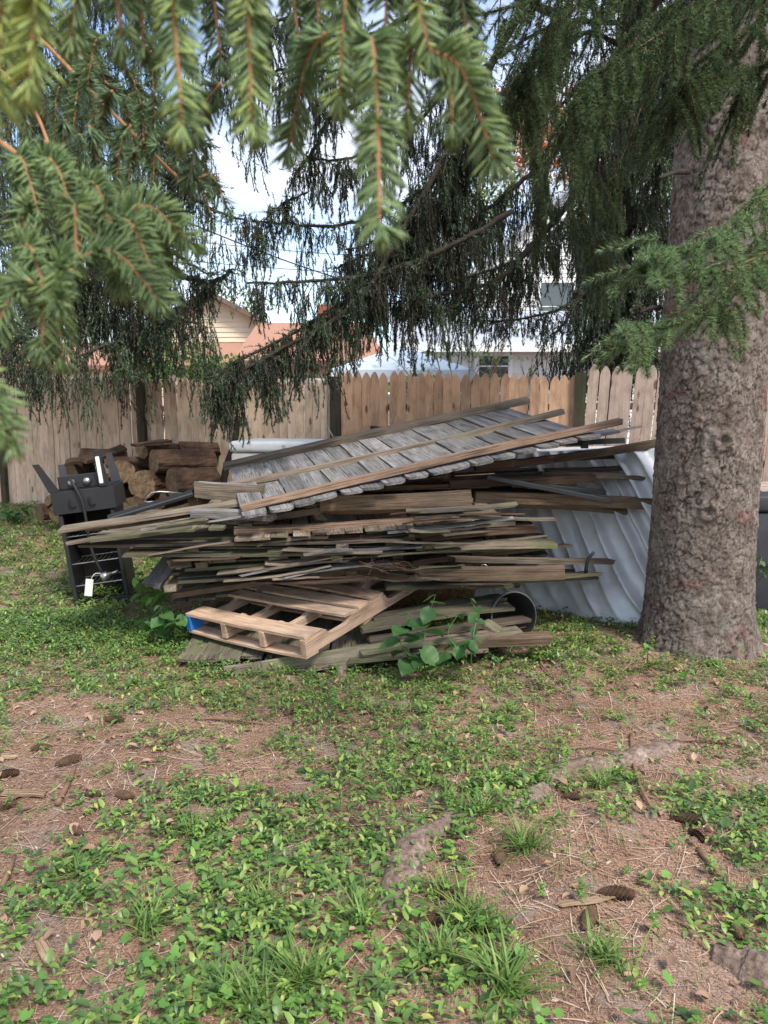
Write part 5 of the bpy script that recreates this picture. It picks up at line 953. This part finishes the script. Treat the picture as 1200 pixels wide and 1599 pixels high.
k = rng.random(len(x)) < dens(x, y) * np.where(y > 4.4, 1.15, .8); x, y = x[k], y[k]; n = len(x); az = rng.random(n) * 6.28; ht = rng.uniform(.004, .05, n) * (.5 + dens(x, y)); LP = 4; bigl = np.where(y > 5, 1.25, 1.0)
for q in range(LP):          # pairs of opposite leaves along short trailing stems
    s_ = q * .024 * bigl; bx_, by_ = x + np.cos(az) * s_, y + np.sin(az) * s_; bz = gz(bx_, by_) + ht * (.3 + .7 * np.sin((q + .6) / LP * 2.4))
    for sd in (-1, 1):
        L = np.clip(rng.lognormal(-3.52, .30, n), .013, .055) * bigl * (1 - .10 * q); leaves(vin, np.stack([bx_, by_, bz], -1), az + sd * rng.uniform(.7, 1.35, n), rng.normal(.3, .4, n), L, L * rng.uniform(.36, .54, n), np.clip(rng.beta(1.6, 1.8, n) * .95 + (q == LP - 1) * .15 + (rng.random(n) < .02) * .3, 0, 1), .3, .22, rng, far=y > 2.9)
prop(link('periwinkle_groundcover', vin.mesh('periwinkle_groundcover', M_LEAF)), 'dark green trailing periwinkle covering the yard', 'ground cover', kind='stuff')
# light green small weeds: rosettes/whorls, round scalloped leaves, seedlings
wd = Acc(); x, y = scatter(1500, 1.3, 5, rng, .7); k = rng.random(len(x)) < .25 + .5 * dens(x, y); x, y = x[k], y[k]
for a, b in zip(x, y):
    h = rng.uniform(.01, .05); z = float(gz(a, b)); t = rng.random(); nl_ = rng.integers(4, 9); sz = rng.uniform(.010, .020)
    for lev in range(rng.integers(1, 4)):
        aa = rng.random() * 6.28 + np.arange(nl_) / nl_ * 6.28; P = np.tile([a, b, z + h * (1 + lev * .6)], (nl_, 1)) + rng.normal(0, .004, (nl_, 3)); leaves(wd, P, aa, rng.normal(.25, .2, nl_), np.full(nl_, sz), np.full(nl_, sz * .5), np.clip(t + rng.normal(0, .15, nl_), 0, 1))
x, y = scatter(2600, 1.25, 2.4, rng, .8); k = (rng.random(len(x)) < dens(x, y) * .7) & (fbm(x * 2.2, y * 2.2, 70, 2) > .5); x, y = x[k], y[k]; n = len(x)   # scalloped round leaves
for q in range(n):
    r0 = rng.uniform(.009, .017); m_ = 12; th2 = np.arange(m_) / m_ * 6.28; rr = r0 * (1 + .10 * np.cos(th2 * 6)); rr[0] *= .35; tl = rng.normal(0, .3, 2); z = float(gz(x[q], y[q])) + rng.uniform(.015, .05)
    dx, dy = rr * np.cos(th2 + q), rr * np.sin(th2 + q); ring = np.stack([x[q] + dx, y[q] + dy, z + tl[0] * dx + tl[1] * dy + .12 * rr], -1); V = np.vstack([ring, [[x[q], y[q], z]]]); jj = np.arange(m_); wd.add(V, np.stack([jj, (jj + 1) % m_, np.full(m_, m_)], -1), rng.uniform(0, .6))
prop(link('small_weeds', wd.mesh('small_weeds', M_BRIGHT)), 'small bright green weeds and seedlings scattered in the ground cover', 'weeds', kind='stuff')
def blades(acc, cx_, cy_, n, ln, spread, w, rng, tint=(0, .8)):
    k = 6; t = np.linspace(0, 1, k); az = rng.random(n) * 6.28; el = np.clip(rng.normal(1.0, .28, n), .3, 1.5); L = ln * rng.uniform(.5, 1.1, n); bx_ = cx_ + rng.normal(0, spread, n); by_ = cy_ + rng.normal(0, spread, n); b0 = np.stack([bx_, by_, gz(bx_, by_)], -1)
    hd = np.stack([np.cos(az), np.sin(az), np.zeros(n)], -1); C = b0[:, None] + L[:, None, None] * (hd[:, None] * (np.cos(el)[:, None] * t + .28 * t * t)[..., None] + np.array([0, 0, 1.]) * (np.sin(el)[:, None] * t - .30 * t * t)[..., None])
    sd = np.stack([-np.sin(az), np.cos(az), np.zeros(n)], -1); ww = (w * (1 - t ** 2 * .95))[None, :, None] * .5; V = np.stack([C - sd[:, None] * ww, C + sd[:, None] * ww], 2).reshape(-1, 3); i = (np.arange(n)[:, None] * k * 2 + np.arange(k - 1)[None] * 2).reshape(-1); acc.add(V, np.vstack([np.stack([i, i + 1, i + 3], -1), np.stack([i, i + 3, i + 2], -1)]), np.repeat(rng.uniform(*tint, n), k * 2))
TUF = [(820, 1325, 60, .16, 'grass tuft standing right of the knuckled centre root'), (935, 1228, 46, .11, 'grass tuft in front of the long grey root'), (730, 1440, 60, .13, 'grass tuft below the knuckled centre root'), (760, 1450, 40, .12, 'grass tuft with clover beside the lower centre tuft'), (945, 1500, 46, .13, 'grass tuft by the pine cone in the bare patch'), (790, 1545, 60, .17, 'long bladed grass tuft at the bottom right of centre'), (690, 1395, 36, .11, 'small grass tuft at the foot of the centre root'), (680, 1500, 50, .13, 'grass tuft left of the two pale cones'), (470, 1540, 80, .15, 'tall grass tuft at the bottom centre, largest of all'), (395, 1575, 60, .13, 'grass tuft at the bottom left of the largest tuft'), (400, 1420, 50, .11, 'yellowish grass tuft near the middle left bare spot'), (230, 1450, 46, .12, 'grass tuft left of the lobed green weed'), (120, 1365, 40, .10, 'grass tuft beside the bare left patch'), (305, 1300, 40, .10, 'thin grass tuft in the dark leaf patch'), (745, 1270, 40, .11, 'grass tuft just above the centre root'), (560, 1440, 36, .13, 'upright grass tuft in the round leaved weeds'), (700, 1250, 30, .09, 'small grass tuft left above the centre root'), (350, 1560, 40, .12, 'grass tuft near the bottom left weeds')]
for px, py, n, ln, lb in TUF:
    c = gnd(px, py); ac = Acc(); blades(ac, c.x, c.y, int(n * 1.4), ln * 1.05, .022, .0066, rng, (.15, .95)); prop(link('grass_tuft', ac.mesh('grass_tuft', M_GRASS, tuple(c)), T(c)), lb, 'grass tuft', 'grass tufts in the yard')
gr = Acc(); x, y = scatter(900, 1.25, 5.0, rng, .7)
for a, b in zip(x, y): blades(gr, a, b, int(rng.integers(2, 8)), rng.uniform(.04, .10), .012, .003, rng)
prop(link('grass', gr.mesh('grass', M_GRASS)), 'sparse grass blades among the ground cover', 'grass', kind='stuff')
# dry needles, chips and thin twigs
li = Acc(); x, y = scatter(92000, 1.25, 5.6, rng, .9); k = rng.random(len(x)) < 1.0 - .55 * dens(x, y); x, y = x[k], y[k]; n = len(x); az = rng.random(n) * 6.28; L = rng.uniform(.008, .020, n) * (1 + .2 * y); w = .0011 * (1 + .22 * y) * .5; z = gz(x, y) + rng.uniform(.001, .007, n); dz = rng.normal(0, .12, n) * L
d = np.stack([np.cos(az) * L, np.sin(az) * L, dz], -1); s2 = np.stack([-np.sin(az) * w, np.cos(az) * w, 0 * w], -1); P = np.stack([x, y, z], -1); V = np.stack([P - s2, P + s2, P + d * .6 + s2 + [0, 0, .001], P + d, P + d * .6 - s2 + [0, 0, .001]], 1); f = np.array([[0, 1, 2], [0, 2, 4], [2, 3, 4]])
li.add(V.reshape(-1, 3), (np.arange(n)[:, None, None] * 5 + f).reshape(-1, 3), np.repeat(np.clip(rng.beta(2, 2.5, n), 0, 1), 5))
x, y = scatter(6500, 1.25, 5.5, rng, .85); k = rng.random(len(x)) < 1.05 - .8 * dens(x, y); x, y = x[k], y[k]; n = len(x); az = rng.random(n) * 6.28; L = rng.gamma(2.2, .035, n); t = np.linspace(0, 1, 5)
cv = rng.normal(0, .25, n); C = np.stack([x[:, None] + np.cos(az)[:, None] * L[:, None] * t - np.sin(az)[:, None] * (cv * L)[:, None] * t * t, y[:, None] + np.sin(az)[:, None] * L[:, None] * t + np.cos(az)[:, None] * (cv * L)[:, None] * t * t, np.zeros((n, 5))], -1); C[..., 2] = gz(C[..., 0], C[..., 1]) + .004 + rng.random((n, 1)) * .006
a0 = li.n; ribbon(li, C, .0013, np.repeat(rng.uniform(.3, 1, n), 10))
x, y = scatter(5000, 1.25, 5.0, rng, .8); n = len(x); az = rng.random(n) * 6.28; leaves(li, np.stack([x, y, gz(x, y) + .004], -1), az, rng.normal(.05, .12, n), rng.uniform(.006, .03, n), rng.uniform(.004, .013, n), np.where(rng.random(n) < .5, rng.random(n) * .12, rng.random(n)), .15, .1, rng)
x, y = scatter(420, 1.25, 5.2, rng, .85); n = len(x); L = rng.uniform(.025, .055, n); leaves(li, np.stack([x, y, gz(x, y) + rng.uniform(.006, .03, n)], -1), rng.random(n) * 6.28, rng.normal(.1, .3, n), L, L * rng.uniform(.4, .7, n), rng.uniform(.1, .62, n), .4, .3, rng)
prop(link('needle_litter', li.mesh('needle_litter', M_LITTER)), 'dry reddish needles, twigs and flakes covering the soil', 'litter', kind='stuff')

# ================================================================== CONES, STICKS, CHIPS
def cone_mesh():
    V, Fc = [], []; Lc, rc = .085, .0155
    for a in range(9):
        for q in range(8): t = q / 8 * 6.28; r = rc * .55 * math.sin(math.pi * (.06 + .9 * a / 8)); V.append((r * math.cos(t), a / 8 * Lc, r * math.sin(t)))
    for a in range(8):
        for q in range(8): Fc.append((a * 8 + q, a * 8 + (q + 1) % 8, a * 8 + 8 + (q + 1) % 8, a * 8 + 8 + q))
    for k in range(120):                     # spiral of scales
        f = (k + .5) / 120; t = k * 2.39996; y = f * Lc * .97; r = rc * (math.sin(math.pi * (.10 + .84 * f)) ** .7); c, s = math.cos(t), math.sin(t); w = .0066; b = len(V)
        for rr, yy, ws in ((r * .45, y - .004, .6), (r * 1.12, y + .007, 1.0), (r * 1.42, y + .013, .45)):
            for sg in (-1, 1): V.append((rr * c - sg * s * w * ws, yy, rr * s + sg * c * w * ws))
        Fc += [(b, b + 1, b + 3, b + 2), (b + 2, b + 3, b + 5, b + 4)]
    return mesh_py('cone', V, Fc, M_CONE)
cm = cone_mesh()
CON = [(112, 1192, 40, 1.15, 'dark open cone lying highest in the bare left patch'), (62, 1172, 200, .9, 'cone left of the dark open cone'), (15, 1213, 10, 1, 'cone cut by the left edge above the flat wood piece'), (145, 1243, 175, .8, 'light brown cone right of the wood piece'), (193, 1246, 160, .9, 'dark cone beside the light brown cone'), (182, 1128, 8, 1, 'cone beside the upright chip in the upper left litter'), (455, 1112, 70, 1.1, 'cone in the leaves below the pallet'), (118, 1300, 150, .8, 'cone at the lower edge of the left bare patch'), (12, 1262, 30, .9, 'cone by the left edge under the flat wood piece'), (1082, 1286, -20, 1.15, 'tan open cone near the right edge below the long stick'), (968, 1402, -12, 1.15, 'open cone touching the pale wood chip'), (920, 1440, 62, 1.1, 'dark cone standing below the pale wood chip'), (712, 1402, 12, 1, 'pale weathered cone by the lower centre tuft'), (680, 1440, 5, 1, 'pale cone half hidden left of the lower tuft'), (878, 1236, 50, .7, 'small dark cone in front of the root bump'), (896, 1248, -10, .8, 'small cone under the root bump cone'), (780, 1342, 80, 1, 'dark cone below the tall grass tuft'), (1090, 1310, -70, .8, 'dark cone tip under the tan open cone'), (640, 1222, 30, .9, 'cone left of the root in the middle leaves'), (1150, 1455, 80, .9, 'cone in the weeds at the lower right edge'), (95, 1050, 15, .9, 'cone in the upper left leaves near the edge')]
for px, py, ang, sc, lb in CON:
    c = gnd(px, py); c.z += .013 * sc; prop(link('spruce_cone', cm, T(c) @ rot('Z', ang - 90) @ rot('X', random.uniform(-6, 6)) @ rot('Y', random.uniform(0, 360)) @ T((0, -.055 * sc, 0)) @ Matrix.Diagonal((sc, sc, sc, 1))), lb, 'cone', 'spruce cones on the ground')
STK = [([(985, 1150), (990, 1195), (1000, 1235), (1022, 1272)], .009, 'bent brown stick crossing the long grey root'), ([(1052, 1158), (1110, 1162), (1165, 1168)], .006, 'straight reddish stick right of the long grey root'), ([(838, 1010), (845, 1040), (868, 1062)], .008, 'forked twig below the beam end near the pot'), ([(305, 1124), (345, 1128), (422, 1133)], .007, 'reddish twig in the leaves below the pallet'), ([(860, 1174), (920, 1172), (975, 1176)], .005, 'thin twig left of the bent brown stick'), ([(0, 1395), (14, 1372), (24, 1340)], .010, 'brown stick at the left edge by the lower bare spot'), ([(1090, 1330), (1120, 1370), (1150, 1400)], .010, 'flat grey stick in the right weeds'), ([(1135, 1090), (1200, 1100)], .006, 'reddish twig right of the trunk foot'), ([(0, 1085), (50, 1078), (105, 1072)], .007, 'grey stick in the upper left leaves'), ([(485, 1045), (500, 1068), (520, 1075)], .008, 'red brown stick under the pallet front'), ([(640, 1110), (690, 1118), (760, 1112)], .006, 'thin dry twig among the leaves right of the pallet'), ([(90, 1260), (110, 1225), (118, 1200)], .012, 'split dark stick leaning out of the left litter')]
for pts, r, lb in STK:
    W = [gnd(*p) + Vector((0, 0, r * .9)) for p in pts]; W[len(W) // 2].z += .012; o = tube('stick', [w - W[0] for w in W], [r, r * .9, r * .55], M_STICK, 7, None, 12, .25, T(W[0])); prop(o, lb, 'stick', 'sticks on the ground')
CHP = [((0, 1242), (75, 1245), .035, .012, 'flat piece of split wood at the left edge'), ((868, 1418), (960, 1406), .028, .006, 'long pale wood chip in the bare right patch'), ((60, 1470), (82, 1512), .03, .01, 'grey brown wood sliver at the lower left'), ((892, 1390), (914, 1382), .02, .005, 'small pale chip left of the open cone'), ((160, 1115), (162, 1142), .014, .008, 'short upright looking chip in the upper left litter'), ((64, 1053), (112, 1050), .03, .006, 'pale flake in the upper left leaves'), ((446, 1280), (458, 1302), .018, .005, 'small tan chip in the dark leaves'), ((1000, 1370), (1022, 1362), .02, .005, 'tan chip right of the bare patch'), ((975, 1500), (980, 1530), .018, .006, 'tan chip by the lower right grass tuft'), ((450, 1365), (470, 1372), .016, .005, 'thin chip near the middle leaves'), ((1010, 1350), (1012, 1376), .014, .005, 'upright tan chip next to the bare patch'), ((0, 1185), (28, 1186), .02, .006, 'pale sliver at the left edge above the wood piece')]
for k, (a, b, w, t, lb) in enumerate(CHP):
    p, q = gnd(*a) + Vector((0, 0, .006)), gnd(*b) + Vector((0, 0, .008)); ln = max(.03, (q - p).length); prop(link('wood_chip', board(w, t, round(ln, 3), M_CHIP, 'gothic' if k % 3 == 1 and ln > .1 else 'flat', 150 + k, 1.2), axis_frame(p, q, random.uniform(-8, 8))), lb, 'wood chip', 'wood chips on the ground')

# ================================================================== LEAFY WEEDS AT THE PILE
def big_leaf(mat, seed, heart=True):
    g = np.random.default_rng(seed); n = 12; V, Fc, t = [], [], []
    for k in range(n + 1):
        f = k / n; w = .42 * (math.sin(math.pi * min(1, f * .93 + .07)) ** .75) * (1 - .35 * f) * 1.25 if heart else .3 * math.sin(math.pi * f) ** .8
        z = -.22 * f * f + .03 * math.sin(f * 9); ser = 1 + .05 * (k % 2)
        for s in (-1, -.5, 0, .5, 1): V.append((s * w * ser, f - (.10 * abs(s) if heart and k == 0 else 0), z + .13 * abs(s) * w * 2 + g.normal(0, .006)))
    for k in range(n):
        for q in range(4): a = k * 5 + q; Fc.append((a, a + 1, a + 6, a + 5))
    m = mesh_py('leaf', V, Fc, mat, True); at_ = m.attributes.new('tint', 'FLOAT', 'POINT'); at_.data.foreach_set('value', np.full(len(V), g.uniform(.1, .9), np.float32)); return m
M_BIGL = foliage('broad_weed_leaf', [(0, (.035, .09, .025)), (.6, (.055, .13, .036)), (1, (.09, .19, .05))], .5, .35, .3)
LMS = [big_leaf(M_BIGL, s) for s in range(6)]; LMB = [big_leaf(M_SHRUB, s) for s in range(3)]
def weed(lb, base, stems, size, seed, meshes=LMS, nleaf=6):
    r = random.Random(seed); b = gnd(*base) if len(base) == 2 else at(*base); t_ = thing('leafy_weed', lb, 'weed', b)
    for pts in stems:
        W = [Vector((0, 0, 0))] + [at(*p) - b for p in pts]; tube('stem', W, [.004, .0025, .0015], M_SHRUB_STEM, 6, t_, 14); C = spline([tuple(w) for w in W], 30)
        for k in range(nleaf):
            i = 9 + int(20 * k / max(1, nleaf - 1)); a = r.uniform(0, 360); s = size * r.uniform(.65, 1.15) * (1 if k < nleaf - 2 else .7)
            link('leaf', r.choice(meshes), T(C[min(i, 29)]) @ rot('Z', (180 if k % 2 else 0) + r.uniform(-70, 70) + 90) @ rot('X', r.uniform(-45, 5)) @ rot('Y', r.uniform(-25, 25)) @ Matrix.Diagonal((s, s, s, 1)), t_)
M_SHRUB_STEM = plain('weed_stem', (.14, .17, .07), None, .7)
weed('tall heart leaved vine climbing in front of the right end of the pallet', (668, 1060), [[(660, 1020, 3.9), (668, 970, 3.88), (680, 930, 3.86)], [(640, 1030, 3.9), (625, 1000, 3.88), (640, 960, 3.88)], [(690, 1040, 3.86), (720, 1010, 3.85), (735, 1000, 3.84)]], .112, 3, LMS, 9)
weed('leafy vine trailing over the fanned planks by the pot', (735, 1045), [[(738, 1000, 4.0), (745, 960, 4.15), (735, 935, 4.3)], [(720, 1020, 3.98), (700, 990, 4.05), (715, 960, 4.1)]], .075, 4, LMS, 8)
weed('bright leafy weed between the smoker and the pile', (225, 950), [[(222, 925, 4.95), (218, 905, 4.9), (212, 890, 4.88)], [(235, 930, 4.95), (240, 905, 4.95), (245, 890, 5.0)], [(230, 940, 4.9), (250, 930, 4.85), (262, 925, 4.8)]], .11, 5, LMB, 7)
weed('leafy weed at the left foot of the pile beside the pallet corner', (262, 985), [[(255, 965, 4.5), (250, 945, 4.5)], [(275, 975, 4.45), (285, 960, 4.45)], [(240, 980, 4.5), (225, 970, 4.5)]], .10, 6, LMS, 7)
weed('leafy seedlings growing at the foot of the deck box', (1188, 905), [[(1185, 890, 5.0), (1190, 870, 5.0)], [(1200, 890, 5.0), (1205, 880, 5.0)]], .07, 7, LMS, 5)
weed('low glossy weed under the brown bottom beam', (790, 1030), [[(795, 1018, 4.05), (800, 1010, 4.05)], [(770, 1025, 4.05), (760, 1015, 4.05)]], .05, 8, LMS, 5)
weed('dark weedy clump left of the logs at the fence foot', (20, 815), [[(15, 800, 8.2), (5, 785, 8.2)], [(30, 800, 8.2), (45, 790, 8.2)], [(20, 805, 8.0), (25, 790, 8.0)]], .12, 9, LMS, 7)
weed('young creeper rising at the left foot of the big trunk', (1010, 1040), [[(1012, 1020, 3.9), (1008, 1000, 3.95)], [(1030, 1035, 3.85), (1040, 1020, 3.85)], [(1065, 1050, 3.75), (1085, 1035, 3.75)]], .045, 10, LMB, 6)
# dry roots and tendrils hanging in the pile
rt = random.Random(9)
for k, (px, py, D, lb) in enumerate(((612, 880, 4.38, 'tangle of dry tendrils hanging at the middle of the pile front'), (760, 905, 4.4, 'dry root tangle above the black pot'), (560, 870, 4.3, 'thin dry tendril looping down over the brown rail'), (760, 985, 4.15, 'dry root tangle on the fanned planks'))):
    c = at(px, py, D); ac = Acc()
    for q in range(9 if k != 2 else 3):
        P = [np.array([rt.uniform(-.1, .1), rt.uniform(-.03, .03), rt.uniform(-.02, .05)])]
        for s in range(4): P.append(P[-1] + np.array([rt.uniform(-.09, .09), rt.uniform(-.02, .01), rt.uniform(-.035, .015)]))
        Vt, Ft = tube_vf(spline(P, 12), .0011, 4, False); ac.add(Vt, to_tris(Ft))
    prop(link('dry_roots', ac.mesh('dry_roots', M_STICK), T(c)), lb, 'dry roots')
